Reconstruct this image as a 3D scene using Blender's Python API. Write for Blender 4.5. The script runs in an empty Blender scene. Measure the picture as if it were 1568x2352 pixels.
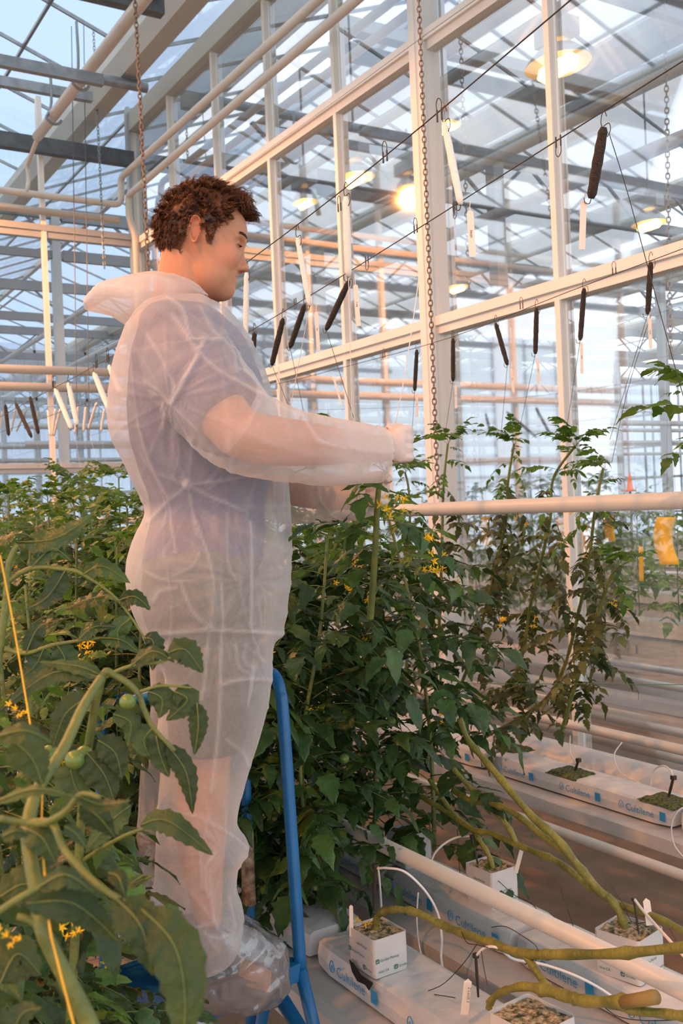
import bpy, bmesh, math, random
import numpy as np
from mathutils import Vector, Matrix, noise as mnoise
random.seed(7); np.random.seed(7)
sc = bpy.context.scene
col = sc.collection
pi = math.pi

# ------------------------------------------------------------------ camera
F = 2300.0; CX = 784.0; CY = 1166.0
YAW = math.radians(31.4); ROLL = math.radians(2.4); CH = 1.65
ca, sa = math.cos(YAW), math.sin(YAW)
cam = bpy.data.cameras.new('camera'); camo = bpy.data.objects.new('camera', cam); col.objects.link(camo)
cam.sensor_fit = 'AUTO'; cam.sensor_width = 36.0; cam.lens = F/2352*36.0
cam.shift_y = -10.0/2352; cam.clip_start = 0.05; cam.clip_end = 300
cam.dof.use_dof = True; cam.dof.focus_distance = 2.35; cam.dof.aperture_fstop = 9.0
_f = Vector((sa, ca, 0)); _r = Vector((ca, -sa, 0)); _u = Vector((0, 0, 1))
_cr = _r*math.cos(ROLL) - _u*math.sin(ROLL); _cu = _u*math.cos(ROLL) + _r*math.sin(ROLL)
camo.matrix_world = Matrix(((_cr.x, _cu.x, -_f.x, 0), (_cr.y, _cu.y, -_f.y, 0), (_cr.z, _cu.z, -_f.z, CH), (0, 0, 0, 1)))
sc.camera = camo

def ray(px, py):
    dx = (px-CX)/F; dy = -(py-CY)/F
    x = dx*math.cos(ROLL)+dy*math.sin(ROLL); y = -dx*math.sin(ROLL)+dy*math.cos(ROLL)
    return Vector((sa+ca*x, ca-sa*x, y))
def D(px, py, d):
    return ray(px, py)*d + Vector((0, 0, CH))
def V(px, py, v):
    return D(px, py, v/ray(px, py).x)
def U(px, py, u):
    return D(px, py, u/ray(px, py).y)
def Zp(px, py, z):
    return D(px, py, (z-CH)/ray(px, py).z)

# ------------------------------------------------------------------ render look
sc.view_settings.view_transform = 'Standard'; sc.view_settings.look = 'None'
sc.view_settings.exposure = -0.10
sc.view_settings.gamma = 1.0
try: sc.view_settings.use_curve_mapping = False
except Exception: pass
cy = sc.cycles
cy.max_bounces = 7; cy.diffuse_bounces = 3; cy.glossy_bounces = 2; cy.transmission_bounces = 4
cy.transparent_max_bounces = 24; cy.caustics_reflective = False; cy.caustics_refractive = False
cy.sample_clamp_indirect = 4.0

# ------------------------------------------------------------------ world: bright broken cloud
w = bpy.data.worlds.new('sky'); sc.world = w; w.use_nodes = True
nt = w.node_tree; nt.nodes.clear()
def N(nt, typ, **kw):
    n = nt.nodes.new(typ)
    for k, v in kw.items():
        if k.startswith('i_'):
            key = k[2:]
            n.inputs[int(key) if key.isdigit() else key].default_value = v
        else: setattr(n, k, v)
    return n
out = N(nt, 'ShaderNodeOutputWorld'); bg = N(nt, 'ShaderNodeBackground'); bg.inputs['Strength'].default_value = 1.0
tc = N(nt, 'ShaderNodeTexCoord'); nz = N(nt, 'ShaderNodeTexNoise'); nz.inputs['Scale'].default_value = 2.6; nz.inputs['Detail'].default_value = 6
cr = N(nt, 'ShaderNodeValToRGB')
cr.color_ramp.elements[0].position = 0.30; cr.color_ramp.elements[0].color = (0.42, 0.62, 0.95, 1)
cr.color_ramp.elements[1].position = 0.43; cr.color_ramp.elements[1].color = (1.25, 1.3, 1.38, 1)
nt.links.new(tc.outputs['Generated'], nz.inputs['Vector']); nt.links.new(nz.outputs['Fac'], cr.inputs['Fac'])
# a wide blue gap in the cloud low over the far left
gap = N(nt, 'ShaderNodeVectorMath', operation='DOT_PRODUCT'); gap.inputs[1].default_value = tuple(ray(20, 420).normalized())
gr = N(nt, 'ShaderNodeMapRange', interpolation_type='SMOOTHSTEP'); gr.inputs['From Min'].default_value = 0.93; gr.inputs['From Max'].default_value = 0.985; gr.inputs['To Max'].default_value = 0.8
gm = N(nt, 'ShaderNodeMix', data_type='RGBA'); gm.inputs[7].default_value = (0.34, 0.52, 0.80, 1)
nt.links.new(tc.outputs['Generated'], gap.inputs[0]); nt.links.new(gap.outputs['Value'], gr.inputs['Value']); nt.links.new(gr.outputs[0], gm.inputs[0]); nt.links.new(cr.outputs['Color'], gm.inputs[6])
nt.links.new(gm.outputs[2], bg.inputs['Color']); nt.links.new(bg.outputs['Background'], out.inputs['Surface'])
SKY_STRENGTH = 1.45
bg.inputs['Strength'].default_value = SKY_STRENGTH

LAMPS_HERE = [(-1.0, 6.0), (1.2, 9.4), (-2.2, 2.4), (-2.6, -0.6)]
LAMP_POWER = 560

# ------------------------------------------------------------------ materials
MATS = {}
def principled(name, rgb, rough=0.5, metal=0.0, var=0.0, scale=8.0, rgb2=None, bump=0.0, bscale=60.0, spec=0.5, transl=0.0, detail=4, island=0.0):
    m = bpy.data.materials.new(name); m.use_nodes = True; nt = m.node_tree; nt.nodes.clear()
    o = N(nt, 'ShaderNodeOutputMaterial'); b = N(nt, 'ShaderNodeBsdfPrincipled')
    b.inputs['Roughness'].default_value = rough; b.inputs['Metallic'].default_value = metal
    b.inputs['Specular IOR Level'].default_value = spec
    tc = N(nt, 'ShaderNodeTexCoord')
    csock = None
    if var > 0 or rgb2 is not None:
        n1 = N(nt, 'ShaderNodeTexNoise'); n1.inputs['Scale'].default_value = scale; n1.inputs['Detail'].default_value = detail
        nt.links.new(tc.outputs['Object'], n1.inputs['Vector'])
        r = N(nt, 'ShaderNodeValToRGB'); r.color_ramp.elements[0].position = 0.35; r.color_ramp.elements[1].position = 0.65
        c2 = rgb2 if rgb2 is not None else tuple(max(0, c*(1-var)) for c in rgb)
        r.color_ramp.elements[0].color = (*c2, 1); r.color_ramp.elements[1].color = (*rgb, 1)
        nt.links.new(n1.outputs['Fac'], r.inputs['Fac']); csock = r.outputs['Color']
    else:
        rg = N(nt, 'ShaderNodeRGB'); rg.outputs[0].default_value = (*rgb, 1); csock = rg.outputs[0]
    if island > 0:
        g = N(nt, 'ShaderNodeNewGeometry'); h = N(nt, 'ShaderNodeHueSaturation')
        mr = N(nt, 'ShaderNodeMapRange'); mr.inputs['To Min'].default_value = 1-island; mr.inputs['To Max'].default_value = 1+island
        nt.links.new(g.outputs['Random Per Island'], mr.inputs['Value']); nt.links.new(mr.outputs['Result'], h.inputs['Value'])
        nt.links.new(csock, h.inputs['Color']); csock = h.outputs['Color']
    nt.links.new(csock, b.inputs['Base Color'])
    if bump > 0:
        n2 = N(nt, 'ShaderNodeTexNoise'); n2.inputs['Scale'].default_value = bscale; n2.inputs['Detail'].default_value = 3
        nt.links.new(tc.outputs['Object'], n2.inputs['Vector'])
        bp = N(nt, 'ShaderNodeBump'); bp.inputs['Strength'].default_value = bump; bp.inputs['Distance'].default_value = 0.01
        nt.links.new(n2.outputs['Fac'], bp.inputs['Height']); nt.links.new(bp.outputs['Normal'], b.inputs['Normal'])
    sh = b.outputs[0]
    if transl > 0:
        t = N(nt, 'ShaderNodeBsdfTranslucent'); mx = N(nt, 'ShaderNodeMixShader'); mx.inputs[0].default_value = transl
        hs = N(nt, 'ShaderNodeHueSaturation'); hs.inputs['Value'].default_value = 1.6; hs.inputs['Saturation'].default_value = 1.1
        nt.links.new(csock, hs.inputs['Color']); nt.links.new(hs.outputs['Color'], t.inputs['Color'])
        nt.links.new(sh, mx.inputs[1]); nt.links.new(t.outputs[0], mx.inputs[2]); sh = mx.outputs[0]
    nt.links.new(sh, o.inputs['Surface'])
    MATS[name] = m
    return m

def glass_mat(name, haze, gloss, tint, streak=True):
    m = bpy.data.materials.new(name); m.use_nodes = True; nt = m.node_tree; nt.nodes.clear()
    o = N(nt, 'ShaderNodeOutputMaterial')
    tr = N(nt, 'ShaderNodeBsdfTransparent'); tr.inputs['Color'].default_value = (*tint, 1)
    df = N(nt, 'ShaderNodeBsdfDiffuse'); df.inputs['Color'].default_value = (0.75, 0.8, 0.84, 1)
    tl = N(nt, 'ShaderNodeBsdfTranslucent'); tl.inputs['Color'].default_value = (0.75, 0.8, 0.84, 1)
    dm = N(nt, 'ShaderNodeMixShader'); dm.inputs[0].default_value = 0.6
    nt.links.new(df.outputs[0], dm.inputs[1]); nt.links.new(tl.outputs[0], dm.inputs[2])
    gl = N(nt, 'ShaderNodeBsdfGlossy'); gl.inputs['Roughness'].default_value = 0.03
    m1 = N(nt, 'ShaderNodeMixShader'); m2 = N(nt, 'ShaderNodeMixShader')
    if streak:
        tc = N(nt, 'ShaderNodeTexCoord'); mp = N(nt, 'ShaderNodeMapping'); mp.inputs['Scale'].default_value = (14, 14, 0.9)
        nz = N(nt, 'ShaderNodeTexNoise'); nz.inputs['Scale'].default_value = 2.0; nz.inputs['Detail'].default_value = 5
        nt.links.new(tc.outputs['Object'], mp.inputs[0]); nt.links.new(mp.outputs[0], nz.inputs['Vector'])
        mr = N(nt, 'ShaderNodeMapRange'); mr.inputs['From Min'].default_value = 0.35; mr.inputs['From Max'].default_value = 0.75
        mr.inputs['To Min'].default_value = haze*0.6; mr.inputs['To Max'].default_value = haze*1.7
        nt.links.new(nz.outputs['Fac'], mr.inputs['Value']); nt.links.new(mr.outputs['Result'], m1.inputs[0])
    else: m1.inputs[0].default_value = haze
    nt.links.new(tr.outputs[0], m1.inputs[1]); nt.links.new(dm.outputs[0], m1.inputs[2])
    fr = N(nt, 'ShaderNodeFresnel'); fr.inputs['IOR'].default_value = 1.45
    mu = N(nt, 'ShaderNodeMath', operation='MULTIPLY'); mu.inputs[1].default_value = gloss
    nt.links.new(fr.outputs[0], mu.inputs[0]); nt.links.new(mu.outputs[0], m2.inputs[0])
    nt.links.new(m1.outputs[0], m2.inputs[1]); nt.links.new(gl.outputs[0], m2.inputs[2])
    nt.links.new(m2.outputs[0], o.inputs['Surface']); MATS[name] = m
    return m

def emission_mat(name, rgb, s):
    m = bpy.data.materials.new(name); m.use_nodes = True; nt = m.node_tree; nt.nodes.clear()
    o = N(nt, 'ShaderNodeOutputMaterial'); e = N(nt, 'ShaderNodeEmission'); e.inputs['Color'].default_value = (*rgb, 1); e.inputs['Strength'].default_value = s
    nt.links.new(e.outputs[0], o.inputs['Surface']); MATS[name] = m
    return m

principled('white_steel', (0.80, 0.76, 0.69), 0.45, var=0.06, scale=3)
principled('cream_pipe', (0.62, 0.56, 0.48), 0.35, var=0.08, scale=4)
principled('galvanised', (0.28, 0.31, 0.33), 0.45, 0.55, var=0.25, scale=12)
principled('dark_steel', (0.12, 0.13, 0.14), 0.5, 0.5, var=0.3, scale=10)
principled('alu_white', (0.42, 0.45, 0.46), 0.4, 0.2, var=0.08, scale=2)
principled('gutter_cream', (0.50, 0.51, 0.46), 0.5, var=0.06, scale=2)
principled('ground_cloth', (0.40, 0.27, 0.18), 0.9, var=0.25, scale=6, bump=0.3, bscale=200)
principled('white_film', (0.55, 0.52, 0.49), 0.35, var=0.06, scale=5, bump=0.5, bscale=14)
principled('floor_cover', (0.26, 0.23, 0.20), 0.6, var=0.2, scale=3)
principled('slab_film', (0.64, 0.62, 0.60), 0.3, var=0.05, scale=7, bump=0.45, bscale=22)
principled('block_wrap', (0.62, 0.61, 0.59), 0.4, var=0.06, scale=20, bump=0.15, bscale=50)
principled('substrate', (0.62, 0.50, 0.33), 0.95, rgb2=(0.03, 0.045, 0.015), scale=85, bump=1.0, bscale=150, detail=6)
principled('moss', (0.16, 0.19, 0.05), 0.95, rgb2=(0.02, 0.025, 0.01), scale=90, bump=1.0, bscale=160)
principled('logo_blue', (0.03, 0.28, 0.55), 0.5)
principled('logo_green', (0.01, 0.13, 0.08), 0.5)
principled('ink', (0.03, 0.03, 0.03), 0.6)
principled('rust_chain', (0.16, 0.10, 0.07), 0.7, 0.4, rgb2=(0.28, 0.24, 0.20), scale=60)
principled('black_wire', (0.03, 0.025, 0.02), 0.5)
principled('black_twine', (0.022, 0.018, 0.015), 0.9, rgb2=(0.06, 0.04, 0.025), scale=180, bump=0.8, bscale=300)
principled('white_twine', (0.85, 0.80, 0.72), 0.8, var=0.1, scale=150)
principled('pale_tag', (0.86, 0.74, 0.62), 0.6, var=0.05, scale=20)
principled('white_hose', (0.72, 0.69, 0.66), 0.35)
principled('yellow_card', (0.95, 0.62, 0.01), 0.5, var=0.08, scale=8, transl=0.25)
principled('yellow_twine', (0.85, 0.45, 0.03), 0.7)
principled('green_twine', (0.02, 0.25, 0.10), 0.6)
principled('blue_paint', (0.008, 0.135, 0.34), 0.32, var=0.15, scale=14)
principled('wood_grip', (0.55, 0.38, 0.24), 0.7, rgb2=(0.16, 0.08, 0.05), scale=45)
principled('leaf', (0.060, 0.112, 0.024), 0.40, rgb2=(0.028, 0.062, 0.018), scale=14, transl=0.20, island=0.45, bump=0.4, bscale=70, spec=0.35)
principled('leaf_young', (0.105, 0.190, 0.030), 0.45, rgb2=(0.060, 0.135, 0.025), scale=14, transl=0.34, island=0.35, bump=0.4, bscale=70, spec=0.35)
principled('leaf_old', (0.085, 0.095, 0.026), 0.5, rgb2=(0.045, 0.070, 0.020), scale=10, transl=0.28, island=0.5, bump=0.4, bscale=70, spec=0.3)
principled('leaf_near', (0.080, 0.115, 0.036), 0.5, rgb2=(0.038, 0.068, 0.024), scale=9, transl=0.30, island=0.3, bump=0.5, bscale=90, spec=0.3)
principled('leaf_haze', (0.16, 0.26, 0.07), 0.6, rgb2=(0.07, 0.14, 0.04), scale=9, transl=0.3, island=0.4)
principled('stem', (0.17, 0.19, 0.035), 0.5, rgb2=(0.10, 0.13, 0.03), scale=18, bump=0.3, bscale=90)
principled('stem_woody', (0.27, 0.24, 0.045), 0.5, rgb2=(0.13, 0.13, 0.022), scale=16, bump=0.4, bscale=90)
principled('stem_scar', (0.26, 0.17, 0.045), 0.7)
principled('petal', (0.90, 0.58, 0.02), 0.5, transl=0.25, island=0.2)
principled('fruit', (0.14, 0.22, 0.04), 0.3, var=0.2, scale=20)
principled('glove', (0.80, 0.70, 0.64), 0.5, var=0.08, scale=30, bump=0.4, bscale=60, transl=0.2)
principled('hair', (0.15, 0.055, 0.018), 0.45, rgb2=(0.055, 0.021, 0.009), scale=40, island=0.5, spec=0.4)
principled('shirt', (0.060, 0.055, 0.15), 0.9, var=0.2, scale=30)
principled('shorts', (0.10, 0.085, 0.06), 0.9, var=0.2, scale=25)
principled('shoe', (0.10, 0.075, 0.055), 0.6, var=0.3, scale=20)
principled('mid_grey', (0.22, 0.25, 0.27), 0.6, var=0.1, scale=2)
principled('far_wall', (0.55, 0.60, 0.64), 0.7, var=0.12, scale=1)
principled('lamp_body', (0.45, 0.45, 0.45), 0.4, 0.7)
principled('cone_orange', (0.85, 0.16, 0.02), 0.5)
principled('hole_black', (0.012, 0.010, 0.008), 0.9)
glass_mat('wall_glass', 0.04, 0.7, (0.95, 0.975, 0.985))
principled('sky_block_cloth', (0.55, 0.56, 0.56), 0.8, transl=0.25)  # cloth of the unseen sheet added to dim the sky fill
glass_mat('roof_glass', 0.05, 0.4, (0.93, 0.97, 1.0), streak=False)
emission_mat('hps_bulb', (1.0, 0.50, 0.10), 40.0)

# ------------------------------------------------------------------ mesh builder
class MB:
    def __init__(s): s.v = []; s.f = []
    def add(s, verts, faces):
        o = len(s.v); s.v.extend([tuple(q) for q in verts]); s.f.extend([tuple(i+o for i in q) for q in faces]); return s
    def box(s, c, size, rot=None):
        x, y, z = (q/2 for q in size)
        vs = [Vector(p) for p in ((-x,-y,-z),(x,-y,-z),(x,y,-z),(-x,y,-z),(-x,-y,z),(x,-y,z),(x,y,z),(-x,y,z))]
        if rot is not None: vs = [rot @ p for p in vs]
        c = Vector(c); return s.add([p+c for p in vs], [(0,3,2,1),(4,5,6,7),(0,1,5,4),(1,2,6,5),(2,3,7,6),(3,0,4,7)])
    def span(s, lo, hi):
        return s.box([(a+b)/2 for a, b in zip(lo, hi)], [abs(b-a) for a, b in zip(lo, hi)])
    def bar(s, p0, p1, wd, h, up=(0,0,1)):
        p0, p1 = Vector(p0), Vector(p1); d = (p1-p0).normalized(); up = Vector(up)
        if abs(d.dot(up)) > 0.98: up = Vector((1,0,0))
        sd = d.cross(up).normalized(); u2 = sd.cross(d)
        vs = []
        for p in (p0, p1):
            for a, b in ((-1,-1),(1,-1),(1,1),(-1,1)): vs.append(p + sd*(a*wd/2) + u2*(b*h/2))
        return s.add(vs, [(3,2,1,0),(4,5,6,7),(0,1,5,4),(1,2,6,5),(2,3,7,6),(3,0,4,7)])
    def tube(s, path, r, n=8, cap=True):
        P = [Vector(p) for p in path]; m = len(P)
        rs = r if isinstance(r, (list, tuple)) else [r]*m
        T = []
        for i in range(m):
            d = (P[min(i+1, m-1)]-P[max(i-1, 0)]); T.append(d.normalized() if d.length > 1e-9 else Vector((0,0,1)))
        a = Vector((0,0,1)) if abs(T[0].z) < 0.9 else Vector((1,0,0))
        nrm = T[0].cross(a).normalized(); vs = []; fs = []
        for i in range(m):
            nrm = (nrm - T[i]*nrm.dot(T[i]));
            nrm = nrm.normalized() if nrm.length > 1e-6 else T[i].orthogonal().normalized()
            b = T[i].cross(nrm)
            for k in range(n):
                t = 2*pi*k/n; vs.append(P[i] + (nrm*math.cos(t)+b*math.sin(t))*rs[i])
        for i in range(m-1):
            for k in range(n):
                k2 = (k+1) % n; fs.append((i*n+k, i*n+k2, (i+1)*n+k2, (i+1)*n+k))
        if cap: fs.append(tuple(reversed(range(n)))); fs.append(tuple((m-1)*n+k for k in range(n)))
        return s.add(vs, fs)
    def loft(s, rings, cap=True):
        n = len(rings[0]); vs = [p for r in rings for p in r]; fs = []
        for i in range(len(rings)-1):
            for k in range(n):
                k2 = (k+1) % n; fs.append((i*n+k, i*n+k2, (i+1)*n+k2, (i+1)*n+k))
        if cap:
            fs.append(tuple(reversed(range(n)))); L = (len(rings)-1)*n; fs.append(tuple(L+k for k in range(n)))
        return s.add(vs, fs)
    def sphere(s, c, r, nu=12, nv=8, sc3=(1,1,1)):
        c = Vector(c); vs = [c+Vector((0,0,r*sc3[2]))]; fs = []
        for j in range(1, nv):
            th = pi*j/nv
            for k in range(nu):
                ph = 2*pi*k/nu; vs.append(c+Vector((r*sc3[0]*math.sin(th)*math.cos(ph), r*sc3[1]*math.sin(th)*math.sin(ph), r*sc3[2]*math.cos(th))))
        vs.append(c-Vector((0,0,r*sc3[2]))); L = len(vs)-1
        for k in range(nu):
            k2 = (k+1) % nu; fs.append((0, 1+k, 1+k2)); b = 1+(nv-2)*nu; fs.append((L, b+k2, b+k))
        for j in range(nv-2):
            for k in range(nu):
                k2 = (k+1) % nu; a = 1+j*nu; fs.append((a+k, a+nu+k, a+nu+k2, a+k2))
        return s.add(vs, fs)
    def mesh(s, name, off=Vector((0,0,0))):
        me = bpy.data.meshes.new(name)
        me.from_pydata([(a-off.x, b-off.y, c-off.z) for a, b, c in s.v], [], s.f); me.update(); return me
    def build(s, name, mat, parent=None, smooth=False, base=True):
        off = Vector((0,0,0))
        if parent is not None:
            q = parent
            while q is not None: off = off + Vector(q.location); q = q.parent
        elif base:
            A = np.array(s.v); mn, mx = A.min(0), A.max(0); off = Vector(((mn[0]+mx[0])/2, (mn[1]+mx[1])/2, mn[2]))
        me = s.mesh(name, off); o = bpy.data.objects.new(name, me); col.objects.link(o)
        me.materials.append(MATS[mat] if isinstance(mat, str) else mat)
        if smooth: me.polygons.foreach_set('use_smooth', [True]*len(me.polygons))
        if parent is not None: o.parent = parent
        else: o.location = off
        return o
def tag(o, label, cat, group=None, kind=None):
    if label: o['label'] = label
    if cat: o['category'] = cat
    if group: o['group'] = group
    if kind: o['kind'] = kind
    return o
def thing(name, loc, label, cat, group=None):
    o = bpy.data.objects.new(name, None); col.objects.link(o); o.location = Vector(loc); o.empty_display_size = 0.05
    return tag(o, label, cat, group)
def struct(o, label=None):
    o['kind'] = 'structure'
    if label: o['label'] = label
    return o
def smooth_path(pts, k=6):
    P = [Vector(p) for p in pts]; out = []
    for i in range(len(P)-1):
        p0 = P[max(i-1, 0)]; p1 = P[i]; p2 = P[i+1]; p3 = P[min(i+2, len(P)-1)]
        for j in range(k):
            t = j/k; out.append(0.5*((2*p1)+(p2-p0)*t+(2*p0-5*p1+4*p2-p3)*t*t+(3*p1-p0-3*p2+p3)*t**3))
    out.append(P[-1]); return out
def lerp_list(xs, n):
    xs = list(xs); m = len(xs); res = []
    for i in range(n):
        t = i/(n-1)*(m-1); k = min(int(t), m-2); res.append(xs[k]+(xs[k+1]-xs[k])*(t-k))
    return res
def text_mb(s, body, size, origin, xdir, ydir, lift=0.0006):
    cu = bpy.data.curves.new('lettering', 'FONT'); cu.body = body; cu.size = size; cu.extrude = 0.0; cu.resolution_u = 3
    ob = bpy.data.objects.new('lettering_source', cu); col.objects.link(ob)
    dg = bpy.context.evaluated_depsgraph_get(); me = bpy.data.meshes.new_from_object(ob.evaluated_get(dg))
    xd, yd = Vector(xdir), Vector(ydir); nd = xd.cross(yd); o = Vector(origin)
    s.add([o + xd*v.co.x + yd*v.co.y + nd*lift for v in me.vertices], [tuple(p.vertices) for p in me.polygons])
    wdt = max((v.co.x for v in me.vertices), default=0)
    bpy.data.objects.remove(ob); bpy.data.curves.remove(cu); bpy.data.meshes.remove(me)
    return wdt

# ------------------------------------------------------------------ high-pressure sodium lamps
def hps_lamp(loc, label, group, power, drop=0.9, name='grow_lamp', k=1.0):
    x, y, z = loc
    t = thing(name, (x, y, z), label, 'lamp', group)
    b = MB(); b.box((x, y, z+0.20), (0.14, 0.36, 0.14)); b.build('ballast_box', 'lamp_body', t)
    rf = MB(); R = []
    for zz, rx in ((z+0.10, 0.05), (z+0.07, 0.10), (z+0.0, 0.15), (z-0.05, 0.17)):
        R.append([(x+k*rx*0.8*math.cos(2*pi*q/20), y+k*rx*math.sin(2*pi*q/20), zz) for q in range(20)])
    rf.loft(R, cap=False); rf.build('reflector', 'lamp_body', t, smooth=True)
    bu = MB(); bu.tube([(x, y-0.13*k, z-0.075), (x, y-0.09*k, z-0.075), (x, y+0.09*k, z-0.075), (x, y+0.13*k, z-0.075)], [0.014, 0.038*k, 0.038*k, 0.014], 12); bu.build('bulb', 'hps_bulb', t, smooth=True)
    rod = MB(); rod.tube([(x, y, z+0.26), (x, y, z+0.26+drop)], 0.012, 6); rod.build('hanger', 'galvanised', t)
    L = bpy.data.lights.new('lamp_glow', 'SPOT'); L.energy = power; L.spot_size = math.radians(172); L.spot_blend = 0.12; L.color = (1.0, 0.36, 0.09); L.shadow_soft_size = 0.07
    lo = bpy.data.objects.new('lamp_glow', L); col.objects.link(lo); lo.parent = t; lo.location = (0, 0, -0.19)
    return t
# ================================================================== STRUCTURE
WV = 4.0; ZR = 4.66; ZL = 2.81; EU = 10.70
GUT = [3.55+4.4*k for k in range(-2, 6)]        # roof gutters, running along the rows
ZG = 6.15; ZRIDGE = 7.05
fl = MB(); fl.span((-14, -6, -0.06), (34, 46, 0.0)); struct(fl.build('floor', 'ground_cloth'))
# ---- glass partition beside the rows
barsU = [EU-0.02, 9.58, 8.49, 7.43, 6.355, 4.10, 3.03, 1.96, 0.89, -0.2]
def mull(u, i):
    b = MB(); b.box((WV, u, 3.1), (0.055, 0.030, 6.1)); b.box((WV-0.034, u, 3.1), (0.014, 0.040, 6.1))
    struct(b.build('trim_%d' % i, 'white_steel'))
ti = 1
for u in barsU: mull(u, ti); ti += 1
c = MB(); c.box((WV, 5.25, 3.1), (0.13, 0.105, 6.2)); c.box((WV-0.08, 5.25, 3.1), (0.03, 0.125, 6.2)); c.box((WV-0.10, 5.25, 3.1), (0.012, 0.03, 6.2))
struct(c.build('column', 'white_steel'))
c = MB(); c.box((WV+0.02, EU+0.05, 3.1), (0.14, 0.14, 6.2)); c.box((WV-0.07, EU-0.04, 3.1), (0.04, 0.05, 6.2)); struct(c.build('column', 'alu_white'))
for z, h in ((ZR, 0.13), (ZL, 0.12), (0.14, 0.16)):
    b = MB(); b.box((WV, 5.1, z), (0.08, 11.2, h)); b.box((WV-0.05, 5.1, z+h*0.18), (0.03, 11.2, h*0.5))
    struct(b.build('trim_%d' % ti, 'white_steel')); ti += 1
b = MB(); b.box((WV, 5.1, ZG-0.12), (0.14, 11.2, 0.2)); struct(b.build('trim_%d' % ti, 'gutter_cream')); ti += 1
edges = sorted(barsU+[5.25]); wi = 1
for a, e in zip(edges[:-1], edges[1:]):
    for z0, z1 in ((0.22, ZL-0.06), (ZL+0.06, ZR-0.065), (ZR+0.065, ZG-0.22)):
        g = MB(); x = WV+0.012
        g.add([(x, a+0.02, z0), (x, e-0.02, z0), (x, e-0.02, z1), (x, a+0.02, z1)], [(0,1,2,3)])
        struct(g.build('window_%d' % wi, 'wall_glass')); wi += 1
# ---- end wall (across the rows)
vb = [2.95-1.09*k for k in range(0, 9)]
for v in vb:
    b = MB(); b.box((v, EU, 3.1), (0.038, 0.075, 6.1)); b.box((v, EU-0.045, 3.1), (0.052, 0.02, 6.1)); struct(b.build('trim_%d' % ti, 'white_steel')); ti += 1
for z, h in ((ZR+0.06, 0.14), (2.2, 0.10), (0.14, 0.16)):
    b = MB(); b.box((-1.2, EU, z), (10.4, 0.08, h)); b.box((-1.2, EU-0.05, z+h*.2), (10.4, 0.03, h*0.45)); struct(b.build('trim_%d' % ti, 'alu_white')); ti += 1
edges = sorted(vb+[WV-0.08])
for a, e in zip(edges[:-1], edges[1:]):
    for z0, z1 in ((0.22, 2.15), (2.25, ZR-0.01), (ZR+0.13, 6.0)):
        g = MB(); y = EU+0.012
        g.add([(a+0.02, y, z0), (e-0.02, y, z0), (e-0.02, y, z1), (a+0.02, y, z1)], [(0,1,2,3)])
        struct(g.build('window_%d' % wi, 'wall_glass')); wi += 1
# dark steel head beam at the end wall and big rectangular tubes in front of it
b = MB(); b.bar((-6, EU-0.1, 5.62), (3.95, EU-0.1, 5.60), 0.10, 0.16); struct(b.build('beam', 'dark_steel'))
# ---- roof: gutters, ridges, glazing bars, panes
for i, v in enumerate(GUT):
    b = MB(); prof = [(-0.17, 0.02), (-0.17, 0.12), (-0.10, 0.20), (0.10, 0.20), (0.17, 0.12), (0.17, 0.02), (0.09, -0.14), (-0.09, -0.14)]
    b.loft([[(v+p, yy, ZG+q) for p, q in prof] for yy in (-4, 44)]); struct(b.build('roof_gutter', 'gutter_cream'))
for i in range(len(GUT)-1):
    vm = (GUT[i]+GUT[i+1])/2
    b = MB(); b.bar((vm, -4, ZRIDGE), (vm, 44, ZRIDGE), 0.09, 0.12); struct(b.build('roof_ridge', 'alu_white'))
    for s in (0, 1):
        va = GUT[i]+0.1 if s == 0 else GUT[i+1]-0.1
        m = MB(); y = -3.6
        while y < 44:
            m.bar((va, y, ZG+0.12), (vm, y, ZRIDGE), 0.022, 0.035); y += 1.0
        m.bar(((va*2+vm)/3, -4, ZG+0.12+(ZRIDGE-ZG-0.12)/3), ((va*2+vm)/3, 44, ZG+0.12+(ZRIDGE-ZG-0.12)/3), 0.03, 0.03)
        struct(m.build('trim_%d' % ti, 'galvanised')); ti += 1
        g = MB(); g.add([(va, -4, ZG+0.16), (vm, -4, ZRIDGE+0.04), (vm, 44, ZRIDGE+0.04), (va, 44, ZG+0.16)], [(0,1,2,3)])
        struct(g.build('window_%d' % wi, 'roof_glass')); wi += 1
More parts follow.
